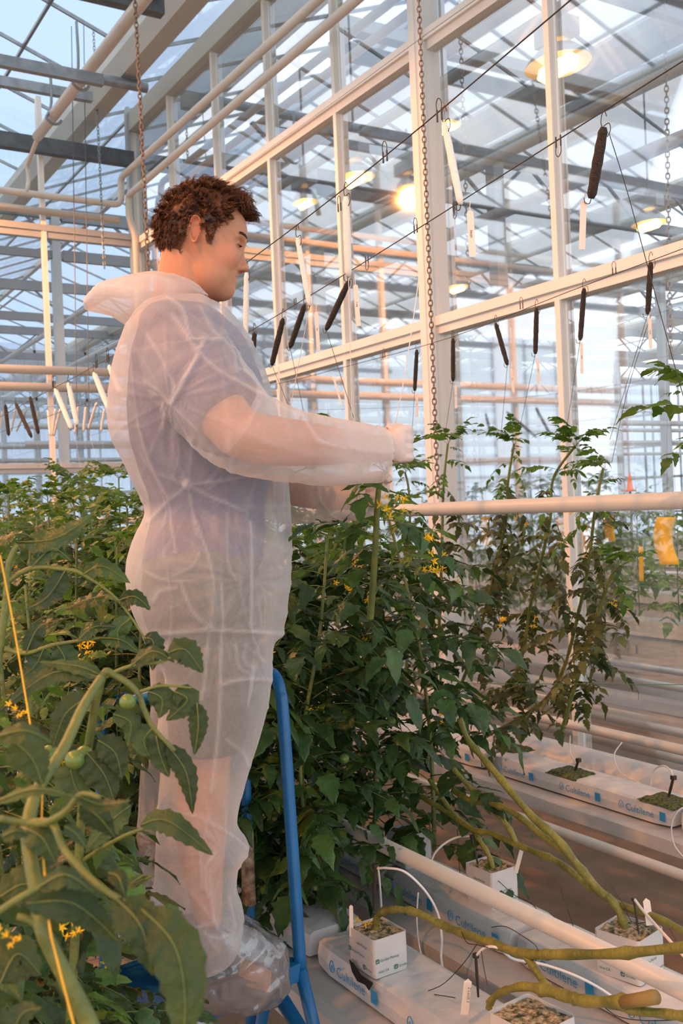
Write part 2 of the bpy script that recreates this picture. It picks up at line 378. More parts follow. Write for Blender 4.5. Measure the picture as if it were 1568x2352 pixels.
# ---- trusses across the span, columns behind the glass
TRU = [5.25, 9.75, 14.25, 18.75, 23.25, 27.75, 32.25, 36.75]
for i, u in enumerate(TRU):
    for a, e in ((4.2, 12.4), (12.4, 20.8), (20.8, 29.2)):
        b = MB(); zt, zb = 6.0, 5.42
        b.bar((a, u, zt), (e, u, zt), 0.09, 0.18); b.bar((a, u, zb), (e, u, zb), 0.08, 0.15)
        n = 12; st = (e-a)/n
        for k in range(n):
            x0 = a+k*st
            if k % 2 == 0: b.bar((x0, u, zb), (x0+st, u, zt), 0.035, 0.035)
            else: b.bar((x0, u, zt), (x0+st, u, zb), 0.035, 0.035)
        struct(b.build('roof_truss', 'mid_grey'))
    for v in (8.45, 16.7, 25.0):
        b = MB(); b.box((v, u, 3.0), (0.16, 0.12, 6.0)); b.box((v-0.09, u, 3.0), (0.02, 0.16, 6.0)); struct(b.build('column', 'alu_white'))
    if u > 10: 
        for a, e in ((-8, -0.2), (-0.2, 4.2)):
            b = MB(); b.bar((a, u, 6.0), (e, u, 6.0), 0.09, 0.13); b.bar((a, u, 5.42), (e, u, 5.42), 0.07, 0.11)
            n = 8; st = (e-a)/n
            for k in range(n):
                z0, z1 = (5.42, 6.0) if k % 2 == 0 else (6.0, 5.42)
                b.bar((a+k*st, u, z0), (a+k*st+st, u, z1), 0.035, 0.035)
            struct(b.build('roof_truss', 'mid_grey'))
        for v in (-0.2, 4.1):
            b = MB(); b.box((v, u, 3.0), (0.12, 0.12, 6.0)); struct(b.build('column', 'alu_white'))
# inside our own bay: truss tubes at upper left
for (zz, uu, r, v1) in ((5.92, 9.5, 0.052, 3.72),):
    b = MB(); b.tube([(-5, uu, zz), (v1, uu, zz+0.02)], r, 12); struct(b.build('beam', 'galvanised'))
for p0, p1, wd, h, mt in (((-5, 9.5, 5.70), (3.15, 9.5, 5.74), 0.07, 0.09, 'galvanised'), ((-5, 8.0, 5.28), (2.75, 8.0, 5.25), 0.06, 0.09, 'galvanised'),
                          ((-5, 7.6, 6.02), (3.2, 7.6, 6.00), 0.14, 0.12, 'alu_white'), ((-5, 7.75, 5.86), (3.2, 7.75, 5.84), 0.10, 0.14, 'dark_steel'),
                          ((-5, 6.2, 6.30), (3.1, 6.2, 6.28), 0.16, 0.16, 'dark_steel')):
    b = MB(); b.bar(p0, p1, wd, h); struct(b.build('beam', mt))
# unseen sheet added above our own bay to hold back the sky light
b = MB(); n_ = 40
R = [[(-9+12.2*i/n_, yy, 5.98+0.02*math.sin(i*2.4)) for i in range(n_+1)] for yy in (-6.0, 5.6)]
b.add(R[0]+R[1], [(i, i+1, n_+2+i, n_+1+i) for i in range(n_)]); struct(b.build('unseen_sky_block', 'sky_block_cloth'))
# outer and inner partitions far behind
def glazed(name, p0, p1, n, z0=0.0, z1=6.1):
    global ti, wi
    p0, p1 = Vector(p0), Vector(p1); b = MB()
    for k in range(n+1):
        p = p0+(p1-p0)*k/n; b.bar((p.x, p.y, z0), (p.x, p.y, z1), 0.06, 0.06)
    for z in (0.15, 1.0, 2.3, 3.5, 4.7, 5.9): b.bar((p0.x, p0.y, z), (p1.x, p1.y, z), 0.06, 0.08)
    struct(b.build('trim_%d' % ti, 'alu_white')); ti += 1
    g = MB(); g.add([(p0.x, p0.y, z0), (p1.x, p1.y, z0), (p1.x, p1.y, z1), (p0.x, p0.y, z1)], [(0,1,2,3)])
    struct(g.build('window_%d' % wi, 'far_glass')); wi += 1
glass_mat('far_glass', 0.40, 0.3, (0.8, 0.88, 0.95))
glazed('far', (-12, 40, 0), (33, 40, 0), 36); glazed('far', (30, -5, 0), (30, 40, 0), 36)
glazed('mid', (4.1, 25.5, 0), (30, 25.5, 0), 20); glazed('mid2', (-12, 20.9, 0), (4.1, 20.9, 0), 14)

# ---- heating pipes of our own bay
def pipe(path, r, label, mat='cream_pipe', group=None, n=14, name='heating_pipe', cat='pipe'):
    b = MB(); b.tube(path, r, n); o = b.build(name, mat, smooth=True); return tag(o, label, cat, group)
def bend(path, rad=0.10, k=5):
    P = [Vector(p) for p in path]; out = [P[0]]
    for i in range(1, len(P)-1):
        a = (P[i-1]-P[i]).normalized(); c = (P[i+1]-P[i]).normalized()
        q0 = P[i]+a*rad; q1 = P[i]+c*rad
        for j in range(k+1):
            t = j/k; out.append(q0*(1-t)**2 + P[i]*2*t*(1-t) + q1*t*t)
    out.append(P[-1]); return out
uC = EU-0.16
pipe(bend([(-5, uC, 5.05), (3.78, uC, 5.06), (3.78, uC, 5.36), (3.75, 1.0, 5.30)], 0.10), 0.036, 'cream heating pipe bending up at the corner, upper of the twin overhead pipes')
pipe([(-5, uC, 4.89), (3.74, uC, 4.89)], 0.038, 'straight cream heating pipe along the end wall, just below the bent one')
pipe(bend([(3.90, uC-0.05, 0.3), (3.90, uC-0.05, 4.74), (3.84, uC-0.05, 4.9), (3.84, uC-0.05, 5.16), (3.75, 1.0, 5.10)], 0.07), 0.036, 'cream pipe climbing the corner then running as the lower of the twin overhead pipes')
pipe([(-5, uC, 3.21), (3.86, uC, 3.22)], 0.046, 'upper of the two thick low cream pipes along the end wall')
pipe([(-5, uC, 3.03), (3.86, uC, 3.04)], 0.046, 'lower of the two thick low cream pipes along the end wall')
pipe([(2.73, 9.95, 5.45), (2.73, 2.0, 5.44)], 0.052, 'large cream pipe slanting across the top left corner, held by grey hooks')
pipe(bend([(2.73, 9.9, 5.44), (2.78, uC+0.02, 5.36), (2.79, uC+0.02, 5.2), (2.75, uC-0.02, 5.06)], 0.05), 0.022, 'thin yellowish riser joining the large slanting pipe to the end wall pipe')
pipe([(2.0, 10.2, 5.42), (2.0, 10.1, 5.1)], 0.03, 'short pale standpipe at the left end wall', 'alu_white')
# hooks that carry the large pipe
def hook(v, u, z, zt, label):
    pts = [(v-0.02, u, zt), (v-0.02, u, z+0.12)]+[(v+0.075*math.sin(a)*-1*-1-0.0, u, z-0.08*math.cos(a)) for a in [(-1.3+k*0.35) for k in range(8)]]
    b = MB(); b.tube(smooth_path(pts, 3), 0.013, 8); tag(b.build('pipe_hook', 'galvanised', smooth=True), label, 'hook', 'hooks carrying the overhead pipe')
hook(2.73, 9.35, 5.44, 5.95, 'grey steel hook holding the lower end of the large slanting pipe')
hook(2.73, 8.5, 5.44, 5.95, 'grey steel hook around the middle of the large slanting pipe')
hook(2.05, 9.5, 5.44, 5.95, 'leftmost grey steel hook hanging from the overhead tube')
# pipe rail at eye level, floor tubes, duct by the wall
pipe([(2.3, 9.8, 1.622), (2.3, 0.2, 1.632)], 0.0255, 'thick cream pipe running at chest height in front of the plants', n=20, name='pipe_rail')
pipe([(1.52, 6.5, 0.715), (1.50, 0.3, 0.712)], 0.020, 'white tube slanting between the two slab lines, in front of the white blocks', 'cream_pipe', n=16, name='growing_tube')
pipe([(3.82, 9.5, 0.43), (3.82, 0.2, 0.43)], 0.026, 'cream heating pipe just above the fat white duct by the glass wall', n=14)
pipe([(3.42, 9.5, 0.345), (3.42, 0.2, 0.345)], 0.115, 'fat white air duct lying along the foot of the glass wall', 'white_film', n=28, name='air_duct', cat='duct')
pipe([(2.62, 8.5, 0.395), (2.62, 0.2, 0.40)], 0.018, 'cream rail pipe under the far slab row', 'cream_pipe', n=12, name='rail_pipe')
pipe([(1.02, 6.5, 0.30), (1.02, 0.3, 0.30)], 0.018, 'cream rail pipe under the near slab row', 'cream_pipe', n=12, name='rail_pipe')
# pipes and crop gutters of the neighbouring bay
k = 0
for u in (12.6, 17.2, 22.0):
    for z in (2.95, 3.25):
        k += 1
        pipe([(4.3, u, z), (29, u, z)], 0.05, '%s of the pale pipes crossing at head height beyond the glass, %s' % (('upper' if z > 3 else 'lower'), {12.6: 'nearest pair', 17.2: 'middle pair', 22.0: 'farthest pair'}[u]), 'alu_white', n=8)
for (v, z, r) in ((6.6, 5.05, 0.06), (7.4, 4.85, 0.06), (5.2, 5.15, 0.045), (10.8, 5.0, 0.06)):
    pipe([(v, 38, z), (v, -2, z)], r, {6.6: 'pale pipe slanting down behind the glass, left of the grey columns', 7.4: 'second pale slanting pipe behind the glass', 5.2: 'thin pale pipe slanting just behind the glass wall', 10.8: 'pale slanting pipe far behind the glass near the right lamp'}[v], 'alu_white', n=8)
for v in (4.7, 5.5, 7.3):
    b = MB(); b.tube([(v, -2, 2.9), (v, 25, 2.9)], 0.002, 5); tag(b.build('support_wire', 'dark_steel'), {4.7: 'thin wire just beyond the glass carrying the yellow cards', 5.5: 'thin support wire over the nearest gutter beyond the glass', 7.3: 'thin support wire over the second gutter beyond the glass'}[v], 'wire')
for (v, z) in ((5.5, 0.72), (7.3, 0.70), (9.2, 0.70), (11.0, 0.70)):
    b = MB(); b.box((v, 12, z), (0.24, 30, 0.10)); b.box((v, 12, z-0.09), (0.12, 30, 0.08))
    for q in range(12): b.box((v, -2+q*2.6, z/2-0.06), (0.04, 0.04, z-0.12))
    tag(b.build('crop_gutter', 'gutter_cream'), {5.5: 'pale crop gutter on legs just beyond the glass', 7.3: 'second crop gutter beyond the glass', 9.2: 'third crop gutter beyond the glass', 11.0: 'fourth crop gutter beyond the glass'}[v], 'gutter')
b = MB(); b.span((4.2, -3, 0.0), (4.95, 24, 0.012)); b.span((5.9, -3, 0.0), (6.9, 24, 0.012)); struct(b.build('floor_film', 'floor_cover'))
for (v, z) in ((4.5, 0.16), (5.0, 0.16), (6.15, 0.16), (6.7, 0.16)):
    pipe([(v, 24, z), (v, -3, z)], 0.028, {4.5: 'pipe rail on the floor nearest behind the glass', 5.0: 'second floor pipe rail behind the glass', 6.15: 'third floor pipe rail behind the glass', 6.7: 'fourth floor pipe rail behind the glass'}[v], 'alu_white', n=10)
# ---- lamps: our own bay (above, out of the frame) and the neighbouring bay
i = 0
for (v, u) in LAMPS_HERE:
    i += 1; hps_lamp((v, u, 5.35), 'sodium grow lamp hanging over the near crop', 'grow lamps over the near crop', LAMP_POWER, drop=0.38)
def on_z(px, py, z): return Zp(px, py, z)
def roof_z(v):
    t = ((v-GUT[0]) % 4.4)/4.4; t = 1-abs(2*t-1); return ZG+0.12+(ZRIDGE-ZG-0.12)*max(0, t-0.04)
for px, py, z, lab, p in ((1280, 135, 5.1, 'brightest sodium lamp glowing behind the glass at upper right', 45), (815, 398, 5.1, 'sodium lamp glowing behind the glass left of the main column', 35),
                        (1490, 505, 5.0, 'sodium lamp behind the glass at the right edge', 22), (1020, 278, 5.15, 'sodium lamp glowing right behind the main column', 16),
                        (700, 455, 5.1, 'small distant sodium lamp between the glazing bars left of the column', 12), (1050, 650, 4.2, 'small distant sodium lamp low behind the main column', 8)):
    q = on_z(px, py, z); hps_lamp((q.x, q.y, z), lab, None, p, drop=roof_z(q.x)-z-0.27, k=1.7 if p > 40 else 1.4 if p > 20 else 1.0)
# ================================================================== THE PERSON
TH = math.radians(3)
FD = _r*math.cos(TH) + _f*math.sin(TH); LD = Vector((-FD.y, FD.x, 0))
P0 = D(480, 1700, 2.2); P0.z = 0.0
PFOOT = 0.605
def pl(px, py, y=0.0):
    """pixel -> body frame (x forward, y to his left, z up), on the plane y"""
    R = ray(px, py); s = (P0.dot(LD)+y)/R.dot(LD); P = R*s + Vector((0, 0, CH))
    d = P-P0; return Vector((d.dot(FD), y, P.z))
def WB(p): return P0 + FD*p[0] + LD*p[1] + Vector((0, 0, p[2]))
def ring(py, l, r, y, ry, n=40, e=2.4, dl=0, dr=0):
    A = pl(l, py+dl, y); B = pl(r, py+dr, y); c = (A+B)/2; h = (B-A)/2; out = []
    for k in range(n):
        t = 2*pi*k/n; cx, sy = math.cos(t), math.sin(t)
        cx = math.copysign(abs(cx)**(2/e), cx); sy = math.copysign(abs(sy)**(2/e), sy)
        out.append(c + h*cx + Vector((0, ry*sy, 0)))
    return out
def interp_rings(rows, step=22):
    """rows (py, left, right, y, ry) -> denser smooth rows"""
    P = [Vector((a, b, c)) for a, b, c, _, _ in rows]; Q = [Vector((d, e, 0)) for *_, d, e in rows]
    out = []
    for i in range(len(rows)-1):
        k = max(1, int(abs(rows[i+1][0]-rows[i][0])/step))
        for j in range(k):
            t = j/k
            def cat(S):
                p0, p1, p2, p3 = S[max(i-1, 0)], S[i], S[i+1], S[min(i+2, len(S)-1)]
                return 0.5*((2*p1)+(p2-p0)*t+(2*p0-5*p1+4*p2-p3)*t*t+(3*p1-p0-3*p2+p3)*t**3)
            a = cat(P); b = cat(Q); out.append((a.x, a.y, a.z, b.x, b.y))
    out.append(rows[-1]); return out
def limb(mb, path, n=20):
    """path rows (px,py,y,r_in_plane,r_depth); rings across the path, in body frame"""
    pts = [pl(a, b, y) for a, b, y, _, _ in path]; m = len(pts); rr = []
    k = 5; P = smooth_path(pts, k); A = smooth_path([Vector((q[3], q[4], 0)) for q in path], k)
    for i in range(len(P)):
        T = (P[min(i+1, len(P)-1)]-P[max(i-1, 0)]).normalized()
        b = Vector((0, 1, 0)); b = (b-T*b.dot(T)).normalized(); a = b.cross(T)
        rr.append([P[i] + a*(A[i].x*math.cos(2*pi*q/n)) + b*(A[i].y*math.sin(2*pi*q/n)) for q in range(n)])
    mb.loft(rr); return P
def remesh(mb, voxel, smooth=4, name='tmp'):
    me = mb.mesh(name); ob = bpy.data.objects.new(name, me); col.objects.link(ob)
    bm = bmesh.new(); bm.from_mesh(me); bmesh.ops.recalc_face_normals(bm, faces=bm.faces); bm.to_mesh(me); bm.free()
    m = ob.modifiers.new('r', 'REMESH'); m.mode = 'VOXEL'; m.voxel_size = voxel; m.use_smooth_shade = True
    if smooth:
        s = ob.modifiers.new('s', 'SMOOTH'); s.factor = 0.5; s.iterations = smooth
    dg = bpy.context.evaluated_depsgraph_get(); res = bpy.data.meshes.new_from_object(ob.evaluated_get(dg))
    bpy.data.objects.remove(ob); bpy.data.meshes.remove(me)
    n = len(res.vertices); co = np.empty(n*3); res.vertices.foreach_get('co', co)
    return res, co.reshape(-1, 3)
proot = thing('person', (P0.x, P0.y, PFOOT), 'person in a see-through white coverall standing on the blue platform, tending the plants', 'person')
MW = Matrix(((FD.x, LD.x, 0, 0), (FD.y, LD.y, 0, 0), (0, 0, 1, -PFOOT), (0, 0, 0, 1)))   # body frame -> under proot
def place_mesh(me, name, mat, parent=None, smooth=True):
    """mesh in body frame -> child of the person"""
    me.transform(MW)
    if parent is None: parent = proot
    o = bpy.data.objects.new(name, me); col.objects.link(o); o.parent = parent
    me.materials.clear(); me.materials.append(MATS[mat] if isinstance(mat, str) else mat)
    if smooth: me.polygons.foreach_set('use_smooth', [True]*len(me.polygons))
    return o

# ---------------------------------------------------------------- head as one signed distance field
def hp(px, py, y=0.0):
    v = pl(px, py, 0.0); return np.array((v.x, y, v.z))
S = 0.957e-3
def smin(a, b, k):
    h = np.clip(0.5+0.5*(b-a)/k, 0, 1); return b*(1-h)+a*h - k*h*(1-h)
def smax(a, b, k): return -smin(-a, -b, k)
def ell(p, c, r, tilt=0.0):
    q = p-c
    if tilt:
        cs, sn = math.cos(tilt), math.sin(tilt); x = q[:, 0]*cs+q[:, 2]*sn; z = -q[:, 0]*sn+q[:, 2]*cs
        q = np.stack((x, q[:, 1], z), 1)
    r = np.array(r); k0 = np.linalg.norm(q/r, axis=1); k1 = np.linalg.norm(q/(r*r), axis=1)
    return k0*(k0-1)/np.maximum(k1, 1e-9)
def cap(p, a, b, ra, rb, ys=1.0):
    q = p.copy(); q[:, 1] = a[1]+(q[:, 1]-a[1])/ys if abs(a[1]-b[1]) < 1e-9 else q[:, 1]
    ba = b-a; t = np.clip(((q-a)@ba)/(ba@ba), 0, 1); d = np.linalg.norm(q-a-t[:, None]*ba, axis=1)
    return d-(ra+(rb-ra)*t)
tl = math.radians(13)
def head_sdf(p, detail=True):
    d = ell(p, hp(466, 530), (0.0915, 0.077, 0.088))
    d = smin(d, ell(p, hp(496, 588), (0.053, 0.061, 0.090), -tl), 0.03)
    d = smin(d, ell(p, hp(484, 640), (0.0475, 0.056, 0.043), -0.25), 0.03)
    d = smin(d, ell(p, hp(516, 670), (0.0185, 0.023, 0.0165)), 0.02)
    d = smin(d, ell(p, hp(536, 532), (0.020, 0.045, 0.028), -tl), 0.025)
    d = smin(d, ell(p, hp(547.5, 553), (0.0125, 0.046, 0.009)), 0.012)
    for s in (-1, 1):
        d = smin(d, ell(p, hp(524, 598, s*0.036), (0.022, 0.020, 0.020)), 0.022)
        d = smax(d, -ell(p, hp(558, 571, s*0.033), (0.0160, 0.0165, 0.0115)), 0.010)
        d = smin(d, ell(p, hp(540.5, 570, s*0.032), (0.0115, 0.013, 0.0115)), 0.003)
    d = smin(d, cap(p, hp(550, 574), hp(559.5, 611), 0.0060, 0.0085), 0.006)
    d = smin(d, ell(p, hp(561, 616), (0.0105, 0.011, 0.0085)), 0.006)
    for s in (-1, 1):
        d = smin(d, ell(p, hp(551, 619, s*0.012), (0.0095, 0.0065, 0.0072)), 0.004)
        d = smax(d, -ell(p, hp(556, 627, s*0.0065), (0.005, 0.003, 0.003)), 0.002)
    d = smin(d, ell(p, hp(526, 636), (0.0135, 0.025, 0.015)), 0.012)
    d = smin(d, ell(p, hp(534, 634), (0.0130, 0.021, 0.0050), 0.2), 0.004)
    d = smin(d, ell(p, hp(531, 645.5), (0.0120, 0.019, 0.0056), -0.1), 0.004)
    d = smax(d, -ell(p, hp(545, 639.5), (0.012, 0.026, 0.0016)), 0.002)
    return d
C0 = hp(486, 582)
def head_rad(dirs, f=head_sdf):
    lo = np.full(len(dirs), 0.015); hi = np.full(len(dirs), 0.19)
    t = np.full(len(dirs), 0.19); done = np.zeros(len(dirs), bool)
    for tt in np.linspace(0.19, 0.015, 90):       # march from outside
        s = f(C0+dirs*tt); hit = (s < 0) & ~done; lo[hit] = tt; hi[hit] = tt+0.175/89; done |= hit
    for _ in range(12):
        m = (lo+hi)/2; s = f(C0+dirs*m[:, None]); ins = s < 0; lo = np.where(ins, m, lo); hi = np.where(ins, hi, m)
    return (lo+hi)/2
def sph_grid(nu, nv):
    # poles along y (side to side) so the face is evenly sampled
    th = np.linspace(0, pi, nv)[1:-1]; ph = np.linspace(0, 2*pi, nu, endpoint=False)
    T, Q = np.meshgrid(th, ph, indexing='ij')
    d = np.stack((np.sin(T)*np.cos(Q), np.cos(T), np.sin(T)*np.sin(Q)), -1).reshape(-1, 3)
    d = np.vstack((d, [[0, 1, 0], [0, -1, 0]])); f = []; R = nv-2
    for j in range(R-1):
        for k in range(nu):
            k2 = (k+1) % nu; f.append((j*nu+k, j*nu+k2, (j+1)*nu+k2, (j+1)*nu+k))
    a, b = R*nu, R*nu+1
    for k in range(nu):
        k2 = (k+1) % nu; f.append((a, k2, k)); f.append((b, (R-1)*nu+k, (R-1)*nu+k2))
    return d, f
hd, hf = sph_grid(300, 170)
hr = head_rad(hd); hv = C0 + hd*hr[:, None]

body = MB(); body.add(hv, hf)
# neck
nk = []
for (px, py, r) in ((428, 560, 0.050), (424, 620, 0.056), (420, 660, 0.0585), (414, 700, 0.064), (402, 740, 0.085)):
    c = hp(px, py); nk.append([Vector((c[0]+r*1.0*math.cos(2*pi*k/28), r*0.98*math.sin(2*pi*k/28), c[2]-0.16*r*math.cos(2*pi*k/28))) for k in range(28)])
body.loft(list(reversed(nk)))
body.loft([ring(*q) for q in interp_rings([(712, 350, 480, 0, .10), (740, 335, 520, 0, .165), (790, 322, 560, 0, .205), (850, 310, 585, 0, .205), (930, 305, 596, 0, .195), (1020, 318, 600, 0, .18), (1110, 345, 598, 0, .168),
           (1190, 356, 596, 0, .166), (1270, 345, 590, 0, .175), (1350, 335, 580, 0, .185), (1430, 345, 570, 0, .18), (1470, 380, 550, 0, .14)])])
for y, dx in ((-0.10, 0), (0.10, -42)):
    body.loft([ring(*q) for q in interp_rings([(1400, 395+dx*.2, 570+dx*.2, y*.95, .088), (1500, 395+dx*.4, 562+dx*.4, y, .088), (1620, 400+dx*.7, 545+dx*.7, y, .078), (1740, 408+dx, 530+dx, y, .064), (1790, 410+dx, 528+dx, y, .06),
           (1860, 405+dx, 525+dx, y, .060), (1930, 408+dx, 520+dx, y, .060), (2020, 425+dx, 512+dx, y, .050), (2120, 450+dx, 510+dx, y, .038), (2200, 448+dx, 512+dx, y, .036), (2240, 445+dx, 520+dx, y, .035)])])
    limb(body, [(445+dx, 2235, y, .038, .04), (500+dx, 2235, y, .04, .045), (570+dx, 2250, y, .032, .045), (620+dx, 2258, y, .020, .038)], 14)
ARM_R = [(412, 800, -.165, .062, .066), (470, 890, -.235, .056, .058), (540, 985, -.27, .050, .050), (600, 1008, -.27, .049, .048), (690, 1018, -.25, .045, .044), (800, 1026, -.215, .034, .032), (872, 1030, -.19, .028, .026), (892, 1028, -.185, .030, .024)]
ARM_L = [(450, 800, .165, .060, .062), (490, 930, .23, .052, .054), (545, 1075, .245, .048, .048), (640, 1112, .22, .045, .044), (760, 1140, .17, .034, .032), (838, 1138, .145, .027, .025), (856, 1134, .14, .028, .024)]
limb(body, ARM_R); limb(body, ARM_L)
def hand_parts(grow=0.0, which='R'):
    """fist closed round a string: palm, four bent fingers and a thumb, in body frame"""
    m = MB()
    if which == 'R':
        o = pl(889, 1024, -.185); ax = Vector((1, 0.05, 0.05)); dn = Vector((0, 0, -1)); s = 1
    else:
        o = pl(838, 1132, .14); ax = Vector((1, -0.10, 0.12)); dn = Vector((0, 0, -1)); s = -1
    ax.normalize(); sd = Vector((0, 1, 0))*s      # sd: palm side direction
    P = [o-ax*0.02, o+ax*0.004, o+ax*0.022, o+ax*0.036]
    hw = [0.020, 0.028, 0.036, 0.034]; th = [0.020, 0.019, 0.017, 0.014]
    m.loft([[p + dn*((hw[i]+grow)*math.cos(2*pi*k/16)) + sd*((th[i]+grow)*math.sin(2*pi*k/16)) for k in range(16)] for i, p in enumerate(P)])
    for i, (off, ln, r) in enumerate(((-0.029, 0.95, .0092), (-0.010, 1.06, .0096), (0.009, 1.0, .0092), (0.027, 0.82, .0082))):
        k0 = o+ax*0.034+dn*off; L = 0.030*ln
        p1 = k0+ax*0.012+sd*0.006; p2 = p1+sd*L*0.75-ax*0.006; p3 = p2-ax*L*0.70+sd*0.004; p4 = p3-ax*0.012-sd*0.010
        m.tube(smooth_path([k0-ax*0.012, k0, p1, p2, p3, p4], 4), [r+grow]*21, 10)
    t0 = o+ax*0.004+dn*(-0.028)+sd*0.010; t1 = t0+ax*0.022+sd*0.020-dn*0.006; t2 = t1+ax*0.022+sd*0.012+dn*0.008; t3 = t2+ax*0.006+sd*0.004+dn*0.012
    m.tube(smooth_path([t0, t1, t2, t3], 4), [x+grow for x in lerp_list([.0125, .0115, .0105, .008], 13)], 10)
    return m
for wh in ('R', 'L'):
    h = hand_parts(0.0, wh); body.add(h.v, h.f)
# ears
for s in (-1, 1):
    E0 = hp(457, 550); base_y = s*0.070; R = []
    n = 26
    outl = []
    for k in range(n):
        t = 2*pi*k/n
        ex = 15.5*math.cos(t)*(0.80+0.30*math.sin(t)*0.9); ez = 32*math.sin(t)
        outl.append((ex-3.0*math.sin(t)*-1, ez))
    def er(scale, yo, dx=0.0): return [Vector((E0[0]+(a*scale+dx)*S, base_y+s*yo, E0[2]+b*scale*S)) for a, b in outl]
    R = [er(0.80, -0.004, 4), er(0.92, 0.008, 1), er(1.0, 0.015, -2), er(0.97, 0.0185, -2), er(0.86, 0.0165, -2), er(0.74, 0.004, 1), er(0.35, 0.0005, 3)]
    if s < 0: R = [list(reversed(q)) for q in R]
    body.loft(R)
bme, bco = remesh(body, 0.0026, 1, 'body')
# skin colours: lips, ears, cheeks redder, beard area cooler, white gloves are separate
ca_ = bme.color_attributes.new('tone', 'FLOAT_COLOR', 'POINT')
base = np.array((0.52, 0.235, 0.13)); colr = np.tile(base, (len(bco), 1))
def blend(c, r, rgb, amt=1.0):
    d = np.linalg.norm((bco-c)/np.array(r), axis=1); w_ = np.clip(1.3-d, 0, 1)[:, None]*amt
    colr[:] = colr*(1-w_)+np.array(rgb)*w_
blend(hp(525, 600, -0.045), (.03, .04, .03), (0.66, 0.26, 0.15), 0.6); blend(hp(525, 600, 0.045), (.03, .04, .03), (0.66, 0.26, 0.15), 0.6)
blend(hp(500, 660), (.05, .07, .03), (0.50, 0.25, 0.14), 0.5)
for s in (-1, 1): blend(hp(452, 545, s*0.085), (.022, .014, .036), (0.66, 0.22, 0.12), 0.8)
blend(hp(559, 614), (.012, .016, .014), (0.68, 0.23, 0.14), 0.7)
blend(hp(541, 634), (.012, .022, .0045), (0.48, 0.15, 0.10), 0.9); blend(hp(540, 645), (.012, .020, .0055), (0.58, 0.19, 0.13), 0.9)
for s in (-1, 1):
    blend(hp(550, 571.5, s*0.032), (.012, .013, .0022), (0.06, 0.03, 0.02), 1.0)
    blend(hp(455, 556, s*0.088), (.006, .010, .012), (0.34, 0.11, 0.06), 0.8)  # hollow of each ear darkened, its shade put into the skin colour
ca_.data.foreach_set('color', np.concatenate((colr, np.ones((len(bco), 1))), 1).ravel())
sk = bpy.data.materials.new('skin'); sk.use_nodes = True; nt = sk.node_tree; nt.nodes.clear(); MATS['skin'] = sk
o_ = N(nt, 'ShaderNodeOutputMaterial'); b_ = N(nt, 'ShaderNodeBsdfPrincipled'); at_ = N(nt, 'ShaderNodeAttribute', attribute_name='tone')
n_ = N(nt, 'ShaderNodeTexNoise'); n_.inputs['Scale'].default_value = 45; h_ = N(nt, 'ShaderNodeHueSaturation'); mr_ = N(nt, 'ShaderNodeMapRange')
mr_.inputs['To Min'].default_value = 0.88; mr_.inputs['To Max'].default_value = 1.1
tc_ = N(nt, 'ShaderNodeTexCoord'); nt.links.new(tc_.outputs['Object'], n_.inputs['Vector'])
nt.links.new(n_.outputs['Fac'], mr_.inputs['Value']); nt.links.new(mr_.outputs[0], h_.inputs['Value']); nt.links.new(at_.outputs['Color'], h_.inputs['Color'])
nt.links.new(h_.outputs[0], b_.inputs['Base Color']); b_.inputs['Roughness'].default_value = 0.5; b_.inputs['Specular IOR Level'].default_value = 0.35
b_.inputs['Subsurface Weight'].default_value = 0.12; b_.inputs['Subsurface Radius'].default_value = (0.012, 0.005, 0.003)
nt.links.new(b_.outputs[0], o_.inputs['Surface'])
bodyo = place_mesh(bme, 'body', 'skin')

# ---------------------------------------------------------------- hair: cap and curls
rng = np.random.RandomState(3)
POLY = [(372, 640), (392, 628), (416, 605), (432, 575), (438, 548), (446, 522), (470, 512), (478, 535), (487, 566), (496, 560), (503, 540), (524, 515), (521, 496), (531, 482), (548, 490), (562, 505), (600, 500), (600, 380), (330, 380), (330, 640)]
def in_poly(x, z, P=POLY):
    c = False; j = len(P)-1
    for i in range(len(P)):
        if (P[i][1] > z) != (P[j][1] > z) and x < (P[j][0]-P[i][0])*(z-P[i][1])/(P[j][1]-P[i][1])+P[i][0]: c = not c
        j = i
    return c
O_ = hp(0, 0); X1 = hp(1000, 0); Z1 = hp(0, 1000)
Mi = np.linalg.inv(np.array([[X1[0]-O_[0], Z1[0]-O_[0]], [X1[2]-O_[2], Z1[2]-O_[2]]]))*1000
# local linear inverse near the head
def to_px(p):
    a = hp(460, 540); b = hp(461, 540); c = hp(460, 541)
    J = np.array([[b[0]-a[0], c[0]-a[0]], [b[2]-a[2], c[2]-a[2]]]); q = np.linalg.solve(J, np.array([p[0]-a[0], p[2]-a[2]])); return 460+q[0], 540+q[1]
mask = np.array([in_poly(*to_px(p)) for p in hv])
hm = MB(); idx = {}; vv = []
cd = hd; thick = np.zeros(len(hv))
for i, p in enumerate(hv):
    if mask[i]:
        n3 = mnoise.noise(Vector(p)*38)*0.5+mnoise.noise(Vector(p)*80)*0.3
        px, py = to_px(p); up = np.clip((620-py)/150, 0.12, 1)
        thick[i] = (0.0065+0.006*up)*max(0.62, 0.85+0.8*n3)
capv = hv + hd*np.maximum(thick, 0)[:, None]
hair = MB()
keep = [f for f in hf if all(mask[q] for q in f)]; used_ = sorted({q for f in keep for q in f}); remap = {q: i for i, q in enumerate(used_)}
hair.add([capv[q] for q in used_], [tuple(remap[q] for q in f) for f in keep])
ids = np.where(mask)[0]
wgt = np.linalg.norm(hv[ids]-C0, axis=1)**2*np.sqrt(np.clip(1-hd[ids][:, 1]**2, 0.02, 1)); wgt /= wgt.sum()
NS = 1150
